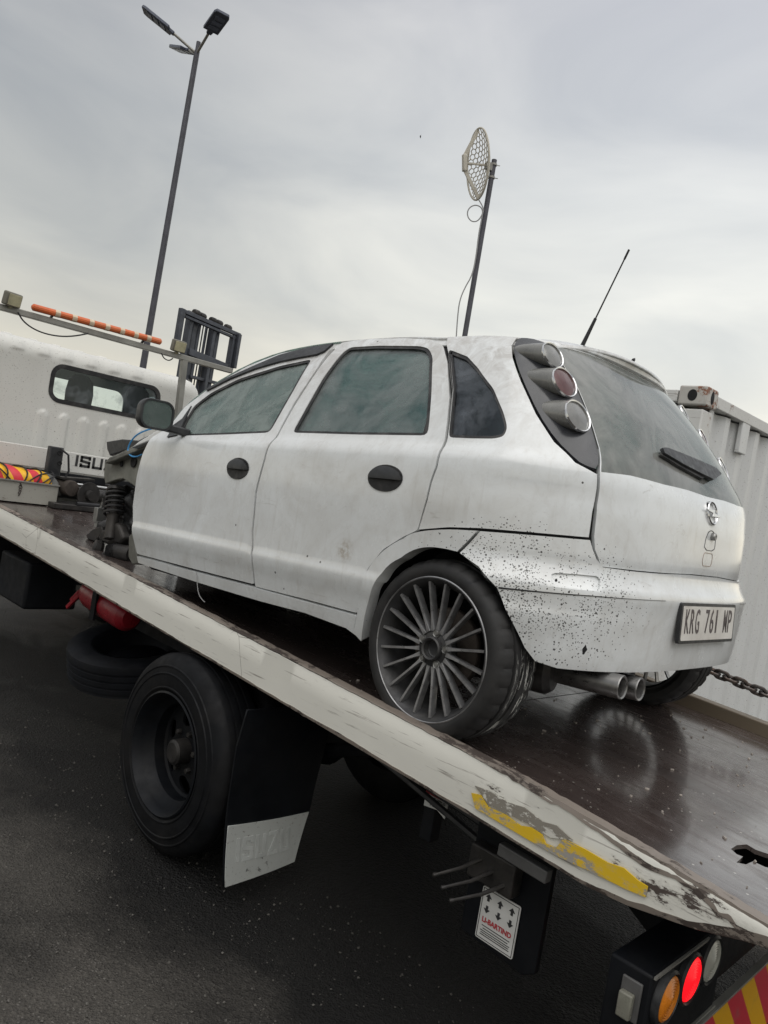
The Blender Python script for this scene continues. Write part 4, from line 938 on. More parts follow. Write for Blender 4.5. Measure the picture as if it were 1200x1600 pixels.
qtp = both('quarter_panel', shrink(Q['qt'], .0018), [QS['qw']], S, 0, .014, 'car_paint', car, .022)
both('sill', Q['sill'], [], S, .004, .02, 'car_paint', car, .03)
both('arch_flare', smooth_loop(Q['ao'], 2, False)+smooth_loop(Q['ai'], 2, False), [], S, .012, .05, 'car_paint', car, .018)
# bumper wraps round the back
half = Q['bu']; halfl = Q['bl']
def close_half(up, low):
    """left half outline from the top seam to the centre, mirrored"""
    top = [p for p in up if p[0] < 2*US-.004]; bot_ = [p for p in low if p[0] < 2*US-.004]
    return top + [(2*US, top[-1][1])] + mirror_loop(top) + mirror_loop(bot_)[::-1][::-1]*0 + [(4*US-a, z) for a, z in bot_] + [(2*US, bot_[-1][1])] + bot_[::-1]
bl_ = close_half(half, halfl)
slot_px = [(862, 897), (868, 895), (900, 897), (932, 900), (938, 905), (937, 920), (932, 924), (900, 921), (866, 917), (861, 912)]
slot_uz = uz(SB, slot_px)
bumper = sheet('rear_bumper', bl_, [slot_uz, mirror_loop(slot_uz)], .022, carmap(SB), .02, 'car_paint', car, .015); bumper['label'] = 'white rear bumper spattered with black tar'
both('reflector_recess', shrink(slot_uz, -.004), [], SB, -.007, .004, 'car_paint', bumper)
for px, py in ((870, 905), (930, 906), (928, 914)):
    a, z = uz(SB, [(px, py)])[0]; sheet('fixing_hole', circ(a, z, .0045, n=10), [], .02, carmap(SB, -.0062), .001, 'inner_dark', bumper)
sm_ = uz(SB, [(779, 917), (850, 924.5), (925, 930.5), (1040, 938.5), (1040, 939), (990, 936.3), (925, 931.8), (850, 926.2), (779, 919.6)]); both('bumper_seam', sm_, [], SB, .0012, .0015, 'seal_rubber', bumper, .02, .01)
# tailgate
tl = [p for p in Q['tgl']]; ztop = 1.052; tb = Q['tgb']
tgo = [(2*US-.45, ztop+.004)] if False else []
leftside = tl + tb
top_c = [(2*US, ztop), (1.62*US, ztop-.002), (1.45*US, ztop-.006)]
tail_outline = top_c + leftside + [(2*US, tb[-1][1])] + [(4*US-a, z) for a, z in leftside[::-1]] + [(4*US-a, z) for a, z in top_c[1:]][::-1]
gtop = [(2*US, ztop-.016), (1.62*US, ztop-.018), (1.45*US, ztop-.022)]
gl_l = [(a+.003, z) for a, z in tl[:6]]; gb = Q['gb']
gl_left = gtop[1:] + [(gl_l[0][0]+.01, gl_l[0][1]-.014)] + gl_l[1:5] + gb
glass_outline = [gtop[0]] + gl_left + [(2*US, gb[-1][1]-.004)] + [(4*US-a, z) for a, z in gl_left[::-1]]
tailgate = sheet('tailgate', tail_outline, [glass_outline], .022, carmap(S), .018, 'car_paint', car, .015)
sheet('rear_window', shrink(glass_outline, -.003), [], .03, carmap(S, -.002), .005, 'tail_glass', tailgate, .02)
fr_in = shrink(glass_outline, .055)
sheet('window_band', glass_outline, [fr_in], .03, carmap(S, -.0085), .002, 'lamp_black', tailgate, .02)
# body shell behind the panels
sh_o = [(.02*US, .70), (.0, .03), (.93*US, .02)] 
arch = [(US*float(np.interp(x, [XF, .15][::-1], [0, 1][::-1])), z) for x, z in [(.345*math.cos(R(a)), .345*math.sin(R(a))) for a in range(8, 90, 8)]]
shell_outline = [(.165*US, .66), (.165*US, .05), (.86*US, .035)]
def u_of_x(x, z):
    uu = np.linspace(.5, 1.9, 300); P = Sraw(uu, np.full(300, z)); return float(np.interp(-x, -P[:, 0], uu))
arc = []
for a in range(6, 176, 8):
    x, z = .352*math.cos(R(a)), .352*math.sin(R(a)); arc.append((u_of_x(x, z)*US, z))
shell = shell_outline + arc + [(1.5*US, .05), (2*US, .05), (2*US, .60), (1.42*US, .62), (1.20*US, 1.0), (1.05*US, 1.04), (.62*US, 1.055), (.48*US, 1.02), (.30*US, .90), (.20*US, .74)]
both('body_shell', shell, [shrink(QS['fdw'], .012), shrink(QS['rdw'], .012), shrink(QS['qw'], .012)], S, -.018, .004, 'inner_dark', car, .05)
# windows, seals
for s in (0, 1):
    for key, par, g in (('fdw', fdp, 'door_glass'), ('rdw', rdp, 'rear_door_glass'), ('qw', qtp, 'quarter_glass')):
        L = QS[key] if s == 0 else mirror_loop(QS[key])
        sheet('window', shrink(L, .004), [], .03, carmap(S, -.010), .004, g, par[s], .02)
        sheet('window_seal', L, [shrink(L, .011)], .03, carmap(S, -.003), .010, 'seal_rubber', par[s], .015)
for s in (0, 1):
    L = [(658, 680), (662, 680), (677, 618), (676.5, 606)]; L = uz(S, L); L = L if s == 0 else mirror_loop(L)
    sheet('window_divider', L, [], .02, carmap(S, -.006), .006, 'seal_rubber', rdp[s], .01)
dfl = uz(S, [(522, 539), (508, 551), (496, 556), (470, 560.5), (438, 567), (400, 578), (360, 594), (325, 612), (323, 610), (360, 591), (400, 573), (438, 557), (480, 546)])
both('wind_deflector', dfl, [], S, .010, .008, 'black_plastic', car, .02)
tri = uz(S, [(286, 655), (300, 635), (277, 681), (262, 684), (268, 668)])
both('mirror_triangle', [tri[i] for i in (1, 2, 3, 4, 0)], [], S, .006, .008, 'black_plastic', car, .02)
# handles
for s in (0, 1):
    for par, c, rx, rz_ in ((fdp, (372, 732), .076, .044), (rdp, (602, 747), .078, .045)):
        a, z = uz(S, [c])[0]; cx = a if s == 0 else 4*US-a
        k = US*(XF-.15)/ (US*US) if False else 1.0
        kx = US/(XF-.15)   # metres to flattened units along the side
        el = circ(cx, z, rx*kx, rz_, 28)
        h = sheet('handle_cup', el, [], .012, carmap(S, .0035), .006, 'seal_rubber', par[s], .006)
        def bulge(P, cx=cx, z=z, rx=rx, rz_=rz_, kx=kx):
            V, N = carmap(S, .004)(P); q = ((P[:, 0]-cx)/(rx*kx))**2+((P[:, 1]-z-.006)/rz_)**2; b = .013*np.sqrt(np.clip(1-q, 0, 1))
            tilt = np.clip((P[:, 1]-z)/rz_, -1, 1)
            return V+N*b[:, None], N+np.outer(tilt*.6, [0, 0, 1])
        up_ = [(cx+.97*rx*kx*math.cos(t_), z-.004+rz_*.95*math.sin(t_)) for t_ in np.linspace(.0, math.pi, 18)]
        sheet('handle_grip', up_, [], .008, bulge, .006, 'black_plastic', par[s], .005)
# tail lamp pods with three round bullets each
for s in (0, 1):
    sg_ = 1 if s == 0 else -1
    L = Q['lamp'] if s == 0 else mirror_loop(Q['lamp'])
    pod = sheet('tail_lamp', smooth_loop(L, 1), [], .02, carmap(S, -.001), .02, 'lamp_black', car, .012)
    for i, ((px, py), rad, ml) in enumerate((((860, 562), .046, 'smoke_lens'), ((878, 604), .052, 'red_lens_dull'), ((898, 656), .053, 'smoke_lens'))):
        a, z = uz(S, [(px, py)])[0]; P0, N0 = carmap(S)(np.array([[a, z]])); P0 = P0[0]; N0 = N0[0]
        ax = Vector((-.89, .16, .42)).normalized(); c = Vector(P0)+Vector(N0)*.016
        if s: c.y *= -1; ax.y *= -1
        sx_ = -1 if s else 1; e1 = ax.cross(Vector((0, 0, 1))).normalized(); e2 = ax.cross(e1); mb = MB(); nb = 32; lv = ((0, 1.0), (.012, .99), (.045, .93), (.085, .80), (.125, .58), (.15, .40))
        for dd_, kk in lv:
            for q in range(nb): mb.v.append(c+Vector((dd_, sx_*dd_*.10, dd_*.10))+(e1*math.cos(2*math.pi*q/nb)+e2*math.sin(2*math.pi*q/nb))*rad*kk)
        for r_ in range(len(lv)-1):
            for q in range(nb): mb.f.append((r_*nb+q, r_*nb+(q+1) % nb, (r_+1)*nb+(q+1) % nb, (r_+1)*nb+q))
        mb.build('lamp_barrel', 'smoke_barrel', pod)
        mb = MB(); mb.lathe([(rad*1.0, -.003), (rad*1.035, .003), (rad*1.0, .008), (rad*.935, .006), (rad*.93, .0)], c, ax, 36); mb.build('lamp_ring', 'chrome', pod)
        mb = MB(); mb.lathe([(rad*.95, .001), (rad*.6, .006), (0, .008)], c, ax, 32); mb.build('lamp_lens', ml, pod)
        if i == 2:
            mb = MB(); mb.lathe([(rad*.40, .006), (rad*.43, .0085), (rad*.37, .0095)], c-Vector((0, 0, .010)), ax, 24); mb.build('lamp_reflector', 'smoke_lens', pod)
# roof and windscreen: loft between the two cant rails
cant_px = [(252, 677), (266, 662), (288, 634), (330, 601), (386, 569), (438, 549), (480, 540), (522, 533), (570, 527), (633, 525.5), (676, 527), (697, 527), (730, 525), (760, 523.5), (806, 527), (840, 530), (866, 542)]
cant = np.array(smooth_loop([np.array(p) for p in uz(S, cant_px)], 1, False)); CP, CN = carmap(S, -.002)(cant)
nst = len(CP); NT_ = 25; V = []; ws_end = 0
Xc = CP[:, 0]; xfr, xrr = Xc[0], Xc[-1]
for i in range(nst):
    x, y, z = CP[i]
    fr_ = np.clip((x-1.0)/.9, 0, 1); bk = np.clip((.35-x)/.5, 0, 1)
    shift = .24*fr_ - (.10*bk**1.5); crown = .062*(1-fr_)*(1-.35*bk)+.03*fr_
    for t_ in np.linspace(1, -1, NT_):
        q = 1-abs(t_)**2.6; V.append((x+shift*(1-t_*t_), y*t_, z+crown*q*(1 if fr_ < 1 else .6)))
V = np.array(V); istart = next(i for i in range(nst) if CP[i][0] < .98)
def strip(i0, i1):
    Fc = []
    for i in range(i0, i1):
        for k in range(NT_-1): Fc.append((i*NT_+k, (i+1)*NT_+k, (i+1)*NT_+k+1, i*NT_+k+1))
    return Fc
def grid_part(name, i0, i1, mat):
    vs = V[i0*NT_:(i1+1)*NT_]; Fc = [(tuple(a-i0*NT_ for a in f)) for f in strip(i0, i1)]
    mb = MB(); mb.add(vs, Fc); 
    n0 = len(vs); 
    o = mb.build(name, mat, car, smooth=60); sm = o.modifiers.new('thickness', 'SOLIDIFY'); sm.thickness = .008; sm.offset = -1
    return o
cl = uz(S, [(a, b-1.5) for a, b in cant_px[2:15]]) + uz(S, [(a, b+9) for a, b in cant_px[2:15]])[::-1]
both('cant_rail', cl, [], S, -.010, .006, 'car_paint', car, .03)
grid_part('roof', istart, nst-1, 'car_paint'); grid_part('windscreen', 0, istart, 'door_glass')
# roof rear lip joining roof to tailgate
edge = V[(nst-1)*NT_:nst*NT_]; lip = []
ue = np.linspace(cant[-1][0]/US, 4-cant[-1][0]/US, NT_); tg = S(ue, np.full(NT_, ztop-.004)); tg[0] = edge[0]; tg[-1] = edge[-1]
mb = MB(); mid = edge*.5+tg*.5; mid[:, 2] += .016*np.sin(np.linspace(0, math.pi, NT_)); mid[:, 0] -= .012*np.sin(np.linspace(0, math.pi, NT_))
low = tg.copy(); low[:, 2] -= .004; low[:, 0] -= .022*np.sin(np.linspace(0, math.pi, NT_))**.5
mb.add(np.concatenate([edge, mid, low, tg-np.array([-.01, 0, .012])]), [(r*NT_+k, r*NT_+k+1, (r+1)*NT_+k+1, (r+1)*NT_+k) for r in range(3) for k in range(NT_-1)])
mb.build('roof_lip', 'car_paint', car, smooth=60)
mb = MB(); mb.lathe([(0, 0), (.008, .002), (.006, .018), (0, .024)], (float(low[NT_//2][0])+.02, 0.0, float(mid[NT_//2][2])+.002), (-.6, 0, .8), 10); mb.build('washer_jet', 'black_plastic', car)
# tailgate furniture
wp = uz(S, [(1028, 704), (1036, 704), (1075, 719), (1112, 735), (1120, 744), (1108, 753), (1098, 748), (1060, 729), (1031, 712)])
sheet('rear_wiper', wp, [], .02, carmap(S, .019), .012, 'black_plastic', tailgate, .01)
wb = uz(S, [(1030, 709), (1060, 726), (1096, 746), (1094, 750), (1058, 731), (1029, 713)]); sheet('wiper_blade', wb, [], .02, carmap(S, .010), .010, 'seal_rubber', tailgate, .01)
def rear_frame(z, fn=S):
    P, N = carmap(fn)(np.array([[2*US, z]])); return Vector(P[0]), Vector(N[0])
P0, N0 = rear_frame(.545); ex_ = Vector((0, -1, 0)); ey_ = N0.cross(ex_)*1; ey_ = ey_ if ey_.z > 0 else -ey_
mb = MB(); mb.lathe([(.034, -.002), (.0345, .005), (.038, .008), (.0415, .005), (.042, -.002)], P0, N0, 40); em = mb.build('emblem_ring', 'chrome', tailgate); em['label'] = 'chrome ring emblem with lightning bolt'
bolt = [(-.055, .010), (.012, .012), (.006, .000), (.052, -.006), (.055, -.012), (-.012, -.013), (-.004, -.001), (-.052, .004)]
mb = MB(); mb.prism([P0+N0*.004+ex_*p[0]+ey_*p[1] for p in bolt], N0*.006); mb.build('emblem_bolt', 'chrome', tailgate, bev=.001)
P1, N1 = rear_frame(.455)
lk = [(-.030, -.030), (.030, -.030), (.030, .005), (.024, .025), (.010, .038), (-.006, .040), (-.020, .030), (-.029, .008)]
lk = [(2*US+p[0]*1.95, .448+p[1]) for p in lk]
sheet('handle_recess', smooth_loop(lk, 1), [shrink(smooth_loop(lk, 1), .0022)], .02, carmap(S, .0012), .002, 'seal_rubber', tailgate, .006)
scp = rrect(2*US-.004, .388, .105, .046, .018); sheet('handle_scoop', scp, [shrink(scp, .002)], .02, carmap(S, .0012), .002, 'plate_smear', tailgate, .006)
mb = MB(); mb.lathe([(.013, -.004), (.013, .010), (.010, .014), (.006, .014), (.005, .010), (0, .010)], P1+Vector((0, -.008, .012)), N1, 20); mb.build('lock', 'bright_iron', tailgate)
# number plate
P2, N2 = rear_frame(.178, SB); N2 = Vector((-1, 0, .02)).normalized(); pcn = Vector((P2.x-.014, 0, P2.z))
px_, py_ = Vector((0, -1, 0)), Vector((.02, 0, 1)).normalized()
fm = flatmap(pcn, px_, py_, N2)
pl = sheet('number_plate', rrect(0, 0, .452, .130, .008), [], .05, fm, .012, 'black_plastic', bumper); pl['label'] = 'white number plate reading KRG 761 MP in black frame'
sheet('plate_face', rrect(0, 0, .432, .110, .005), [], .05, flatmap(pcn+N2*.0015, px_, py_, N2), .003, 'plate_white', bumper)
for k, ch_ in enumerate('KRG 761 MP'):
    if ch_ == ' ': continue
    me_ = text_mesh(ch_, .112, .0006, .0006); xs_ = [v.co.x for v in me_.vertices]; w_ = max(xs_)-min(xs_); tw = .011 if ch_ == '1' else .0305
    me_.transform(Matrix.Diagonal((tw/w_, 1, 1, 1)) @ Matrix.Translation((-(max(xs_)+min(xs_))/2, 0, 0)))
    place_mesh(me_, 'plate_character', 'plate_ink', bumper, pcn+N2*.0022+py_*.002+px_*((k-4.55)*.0398), px_, py_)
# exhaust
for i, (px, py) in enumerate(((972, 1074), (1000, 1077))):
    q = pcx(px, py, -.475-.01*i); mb = MB()
    mb.lathe([(.029, .0), (.034, -.003), (.036, .0), (.036, .23), (.030, .25), (.026, .25), (.026, .02), (.029, .0)], q, (1, .06, -.01), 28); mb.build('exhaust_tip', 'exhaust_steel', car)
q = pcx(985, 1068, -.475); mb = MB(); mb.lathe([(0, -.02), (.07, 0), (.085, .02), (.085, .38), (.06, .42), (0, .43)], (q[0]+.22, q[1]+.06, q[2]-.005), (.95, .30, .02), 24); mb.build('silencer', 'greasy_iron', car)
mb = MB(); mb.tube([(.15, q[1]+.2, q[2]+.02), (.6, .15, q[2]+.03), (1.7, .1, q[2]+.02)], .03, 12); mb.build('exhaust_pipe', 'greasy_iron', car)
# underbody, wheel wells
mb = MB(); mb.box((1.15, 0, .02), (1.65, 1.38, .10)); mb.build('floor_pan', 'inner_dark', car, bev=.03)
mb = MB(); mb.box((-.05, 0, .16), (.72, 1.02, .20)); mb.build('boot_floor', 'inner_dark', car, bev=.03)
mb = MB(); mb.box((-.36, 0, .11), (.10, 1.2, .12)); mb.build('rear_crossmember', 'inner_dark', car, bev=.03)
for s in (1, -1):
    mb = MB(); pts = []
    for k in range(0, 25):
        a = R(0+k*150/24); pts.append((.345*math.cos(a), .345*math.sin(a)))
    for x, z in pts: mb.v += [(x, s*.735, z), (x, s*.50, z)]
    for k in range(24): mb.f.append((2*k, 2*k+1, 2*k+3, 2*k+2))
    o0 = len(mb.v); mb.v += [(x, s*.50, z) for x, z in pts]; mb.f.append(tuple(range(o0, o0+len(pts)))); mb.build('wheel_well', 'inner_dark', car)
mb = MB(); mb.tube([(.0, .66, 0), (.28, .5, .02), (.30, -.5, .02), (0, -.66, 0)], .035, 12); mb.build('rear_axle_beam', 'greasy_iron', car)
# rear wheels
RT = .279; WY = .795
def car_wheel(s):
    c = Vector((0, s*WY, 0)); ax = (0, s, 0); rot = R(8)
    rim = MB(); rim.lathe([(.205, -.185), (.222, -.18), (.219, -.17), (.200, -.15), (.192, -.10), (.196, -.03), (.205, -.016), (.214, -.006), (.222, .0), (.2225, .004), (.217, .007), (.210, .001), (.204, -.010), (.192, -.030), (.186, -.10), (.196, -.16)], c, ax, 72)
    w = rim.build('wheel', 'alloy_dark', car, smooth=35)
    lip_ = MB(); lip_.lathe([(.2175, -.004), (.2235, .003), (.2235, .0065), (.2205, .0085), (.2165, .005), (.215, -.004)], c, ax, 80); lip_.build('rim_lip', 'alloy', w, smooth=35)
    # tyre with shoulder blocks and circumferential grooves
    n = 150; prof = [(.214, -.002), (.222, .006), (.236, .011), (.252, .009), (.263, .002), (.2715, -.010)]
    tread = [(.2765, -.020), (.2785, -.034), (.2785, -.048), (.272, -.050), (.272, -.056), (.2795, -.058), (.2795, -.088), (.272, -.090), (.272, -.097), (.2795, -.099), (.2795, -.130), (.272, -.132), (.272, -.138), (.2785, -.140), (.2785, -.156), (.2765, -.170)]
    back = [(.270, -.182), (.255, -.194), (.230, -.196), (.216, -.188)]
    full = prof+tread+back; m_ = len(full); mb = MB()
    for k in range(n):
        a = 2*math.pi*k/n; d = Vector((math.cos(a), 0, math.sin(a)))
        for i, (r_, h) in enumerate(full):
            g = 0
            sl = k % 5 == (0 if i < m_/2 else 2)
            if sl and (5 <= i <= 8 or m_-8 <= i <= m_-4): g = .0055
            if k % 5 == 3 and i in (11, 12): g = 0.0
            mb.v.append(c + d*(r_-g) + Vector((0, s*h, 0)))
    for k in range(n):
        k2 = (k+1) % n
        for i in range(m_-1): mb.f.append((k*m_+i, k2*m_+i, k2*m_+i+1, k*m_+i+1))
    # tyre flattened a little where it stands
    dk = -RT+.004
    mb.v = [p if True else p for p in mb.v]
    ty = mb.build('tyre', 'car_tyre', w, smooth=28)
    # hub and spokes
    hub = MB(); hub.lathe([(.027, -.034), (.028, -.004), (.033, .0), (.037, -.004), (.039, -.016), (.058, -.019), (.066, -.026), (.068, -.045), (.05, -.06)], c, ax, 40); hub.build('hub', 'alloy_dark', w, smooth=35)
    cap = MB(); cap.lathe([(.029, -.024), (.020, -.026), (0, -.026)], c, ax, 24); cap.build('centre_cap', 'black_plastic', w)
    ring_ = MB(); ring_.lathe([(.024, -.026), (.026, -.0225), (.022, -.022), (.022, -.026)], c, ax, 28); ring_.build('cap_ring', 'chrome', w)
    sp_ = MB(); prof_s = []
    for q in np.linspace(0, 1, 7):
        r_ = .055+q*.152; wd = .0040+.0006*q+.0045*max(0, .22-q)*4; h = -.014+.016*q**1.3 if q < .99 else .001; prof_s.append((r_, wd, h))
    for r_, wd, h in prof_s: sp_.v += [(r_, h-.026, -wd*.7), (r_, h-.0025, -wd), (r_, h, -wd*.78), (r_, h, wd*.78), (r_, h-.0025, wd), (r_, h-.026, wd*.7)]
    for i in range(6):
        for k in range(6): sp_.f.append((i*6+k, i*6+(k+1) % 6, (i+1)*6+(k+1) % 6, (i+1)*6+k))
    sp_.f += [tuple(range(6)), tuple(36+k for k in range(6))]
    first = None
    for k in range(20):
        a = rot+2*math.pi*(k + (.13 if k % 2 else -.13)*0)/20; d = Vector((math.cos(a), 0, math.sin(a))); e_ = Vector((-math.sin(a), 0, math.cos(a)))
        o = None
        if first is None:
            first = sp_.build('spoke', 'alloy', w, smooth=40); o = first
        else:
            o = first.copy(); COL.objects.link(o); o.parent = w
        mm = Matrix.Identity(4); yv = Vector((0, s, 0))
        for i in range(3): mm[i][0], mm[i][1], mm[i][2], mm[i][3] = d[i], yv[i], e_[i], c[i]
        o.matrix_local = mm
    for k in range(5):
        a = rot+R(18)+2*math.pi*k/5; b = MB(); b.lathe([(0, -.010), (.007, -.010), (.009, -.016), (.013, -.013), (.014, -.02)], c+Vector((.050*math.cos(a), 0, .050*math.sin(a))), ax, 10); b.build('wheel_bolt', 'bright_iron', w)
    dsc = MB(); dsc.lathe([(.05, -.075), (.125, -.075), (.128, -.08), (.128, -.095), (.05, -.10)], c, ax, 40); dsc.build('brake_drum', 'brake_iron', w)
    return w
car_wheel(1); car_wheel(-1)
# roof aerial
b0 = pc(907, 546, 0.); b2 = pc(983, 390, 0.); b1 = b0*.68+b2*.32
mb = MB(); mb.tube([b0-(b2-b0)*.02, b0, b1], [.010, .009, .006], 10); ae = mb.build('aerial_base', 'black_plastic', car)
mb = MB(); mb.tube([b1, b1*.15+b2*.85, b1*.13+b2*.87, b2], [.0032, .0028, .0042, .0042], 8); mb.build('aerial', 'black_plastic', car)
# door mirrors
for s in (1, -1):
    c = Vector(pc(249, 648, .93)); c.y *= s
    mb = MB(); n1 = 9
    for i, q in enumerate(np.linspace(0, 1, n1)):
        x = c.x+.02+.10*q; k = math.sqrt(max(0, 1-q**2.4)); k = max(k, .02)
        for p in rrect(0, 0, .165*k, .135*k, .045*k, 5): mb.v.append((x, c.y+p[0], c.z+p[1]))
    L = 24
    for i in range(n1-1):
        for k in range(L): mb.f.append((i*L+k, i*L+(k+1) % L, (i+1)*L+(k+1) % L, (i+1)*L+k))
    mb.f.append(tuple((n1-1)*L+k for k in range(L)))
    for i, (sc_, dx) in enumerate(((1., .02), (.97, .012), (.86, .012), (.84, .02))): 
        o0 = len(mb.v)
        for p in rrect(0, 0, .165*sc_, .135*sc_, .045*sc_, 5): mb.v.append((c.x+dx, c.y+p[0], c.z+p[1]))
        if i:
            for k in range(L): mb.f.append((o0-L+k, o0-L+(k+1) % L, o0+(k+1) % L, o0+k))
    mi = mb.build('door_mirror', 'black_plastic', car, smooth=50)
    sheet('mirror_glass', rrect(0, 0, .165*.86, .135*.86, .038), [], .05, flatmap(c+Vector((.016, 0, 0)), (0, 1, 0), (0, 0, 1), (-1, 0, 0)), .003, 'mirror_glass', mi)
    mb = MB(); mb.bar(c+Vector((.05, -s*.05, -.045)), c+Vector((.02, -s*.17, -.055)), .05, .035); mb.build('mirror_arm', 'black_plastic', mi, bev=.008)
# seats
for y in (.36, -.36):
    mb = MB(); mb.box((1.06, y, .42), (.14, .46, .62), Matrix.Rotation(-.22, 3, 'Y')); st_ = mb.build('front_seat', 'seat_cloth', car, bev=.05)
    mb = MB(); mb.box((.955, y, .80), (.09, .26, .17), Matrix.Rotation(-.2, 3, 'Y')); mb.build('headrest', 'seat_cloth', st_, bev=.035)
    mb = MB(); mb.box((1.32, y, .20), (.50, .48, .16)); mb.build('seat_base', 'seat_cloth', st_, bev=.04)
mb = MB(); mb.box((.22, 0, .42), (.16, 1.16, .56), Matrix.Rotation(-.25, 3, 'Y')); mb.build('rear_seat', 'seat_cloth', car, bev=.05)
mb = MB(); mb.box((1.86, 0, .50), (.30, 1.30, .22)); mb.build('dashboard', 'inner_dark', car, bev=.06)
# stripped front end
mb = MB(); mb.box((2.02, 0, .33), (.06, 1.12, .62)); mb.build('bulkhead', 'inner_dark', car, bev=.01)
def trace(name, px, y, depth, mat, bev=.006, parent=car):
    P = [pc(a, b, y) for a, b in px]; out_ = []
    for s in (1, -1):
        mb = MB(); mb.prism([Vector((p[0], s*p[1], p[2])) for p in P], (0, -s*depth, 0)); out_.append(mb.build(name, mat, parent, bev=bev, smooth=30))
    return out_
ap = trace('inner_wing', [(162, 742), (163, 722), (171, 714), (186, 708), (205, 698), (232, 689), (232, 760), (214, 763), (206, 757), (192, 748), (180, 750), (164, 756)], .62, .05, 'apron_metal')
trace('inner_wing_lip', [(163, 724), (171, 715), (205, 701), (232, 692), (232, 698), (206, 708), (176, 721)], .665, .06, 'apron_metal')
trace('cowl', [(166, 690), (190, 686), (216, 688), (232, 680), (230, 692), (206, 700), (186, 707), (171, 712), (167, 702)], .58, .9, 'black_plastic')
trace('wing_root', [(204, 700), (216, 690), (246, 672), (268, 668), (262, 684), (236, 688)], .70, .12, 'car_paint')
for (px, py), r_ in (((190, 713), .016), ((190, 725), .016), ((209, 722), .030)):
    q = pc(px, py, .625); mb = MB(); mb.lathe([(r_, 0), (r_, .004), (r_*.8, .005), (0, .001)], q, (0, 1, 0), 18); mb.build('panel_hole', 'inner_dark', ap[0])
for s in (1, -1):
    LP = [pc(a, b, .52) for a, b in ((163, 757), (178, 760), (200, 760), (214, 770), (214, 860), (190, 858), (180, 846), (170, 846), (163, 820), (168, 795), (160, 775))]
    def lmap(P, s=s):
        def h(P): return .020*np.sin(P[:, 0]*46+3*np.sin(P[:, 1]*17))+.016*np.sin(P[:, 1]*39+P[:, 0]*21)+.010*np.sin(P[:, 0]*90-P[:, 1]*70)
        e = 1e-3; dx = (h(P+np.array([e, 0]))-h(P))/e; dz = (h(P+np.array([0, e]))-h(P))/e
        V = np.stack([P[:, 0], s*(.52+h(P)), P[:, 1]], 1); N = np.stack([-dx, np.full(len(P), float(s)), -dz], 1); return V, N/np.linalg.norm(N, axis=1)[:, None]
    sheet('arch_liner', [(q[0], q[2]) for q in LP], [], .012, lmap, .01, 'liner_plastic', car, .008)
for s in (1, -1):
    a, b = Vector(pc(183, 762, .57)), Vector(pc(172, 842, .61)); a.y *= s; b.y *= s; d = (b-a).normalized(); L = (b-a).length
    mb = MB(); mb.lathe([(0, 0), (.05, .0), (.055, .02), (.03, .035), (.022, .05), (.022, L*.5), (.034, L*.52), (.036, L*.55), (.032, L*.58), (.034, L), (0, L)], a, d, 18); stt = mb.build('strut', 'greasy_iron', car)
    u_ = d.orthogonal().normalized(); v_ = d.cross(u_); mb = MB(); mb.tube([a+d*(.03+L*.46*q/60)+(u_*math.cos(q*.52)+v_*math.sin(q*.52))*.052 for q in range(61)], .0075, 7); mb.build('coil_spring', 'liner_plastic', stt)
trace('steering_knuckle', [(152, 840), (159, 828), (170, 824), (176, 816), (184, 818), (188, 828), (192, 840), (186, 852), (176, 848), (168, 851), (156, 847)], .60, .06, 'greasy_iron', .016)
trace('lower_arm', [(134, 836), (146, 826), (158, 822), (160, 832), (148, 846), (136, 842)], .55, .05, 'greasy_iron', .006)
trace('sill_end', [(200, 870), (201, 838), (208, 830), (213, 868), (218, 880), (206, 882)], .74, .08, 'apron_metal', .006)
for s in (1, -1):
    a, b, c, d = (Vector(pc(*p)) for p in ((206, 866, .56), (182, 862, .60), (172, 864, .62), (150, 872, .66)))
    pts = [Vector((q.x, s*q.y, q.z)) for q in (a, b, c, d)]
    mb = MB(); mb.tube([pts[0], pts[1], pts[2], pts[2]*.6+pts[3]*.4, pts[3]], [.045, .045, .032, .016, .014], 16); mb.build('drive_shaft', 'greasy_iron', car)
    for k in range(4):
        q = pts[1].lerp(pts[2], k/3); mb = MB(); mb.lathe([(.036, -.004), (.050, 0), (.036, .004)], q, pts[2]-pts[1], 18); mb.build('boot_rib', 'seal_rubber', car)
    q = Vector(pc(156, 805, .50)); q.y *= s; mb = MB(); mb.box(q, (.05, .06, .09)); mb.box(q+Vector((-.01, 0, -.055)), (.035, .05, .04)); mb.tube([q+Vector((0, 0, .04)), q+Vector((-.03, 0, .10)), q+Vector((-.06, -s*.1, .16))], .010, 8); mb.build('wiring_plug', 'bright_iron', car, bev=.006)
    q = Vector(pc(152, 858, .62)); q.y *= s; mb = MB(); mb.lathe([(0, -.03), (.04, -.028), (.052, -.01), (.052, .02), (.03, .03), (0, .03)], q, (.3, 1*s, .2), 20); mb.build('hub_carrier', 'greasy_iron', car)
mb = MB(); mb.box((2.30, 0, -.10), (.30, 1.0, .09)); mb.build('subframe', 'greasy_iron', car, bev=.02)
mb = MB(); mb.box((2.35, -.12, .18), (.42, .55, .40)); mb.build('engine_block', 'greasy_iron', car, bev=.04)
trace('front_leg_rail', [(166, 775), (172, 768), (206, 772), (206, 790), (170, 792)], .42, .08, 'inner_dark', .006)
pts = [pc(px, py, .66) for px, py in ((246, 668), (228, 672), (212, 680), (203, 692), (199, 704), (204, 713), (214, 714), (222, 710))]
mb = MB(); mb.tube(smooth_loop(pts, 2, False), .0045, 8); mb.build('blue_cable', 'cable_blue', car)
pts = [pc(px, py, .80) for px, py in ((307, 893), (308, 912), (310, 928), (315, 936), (320, 941))]
mb = MB(); mb.tube(smooth_loop(pts, 2, False), .0018, 6); mb.build('loose_wire', 'cable_grey', car)

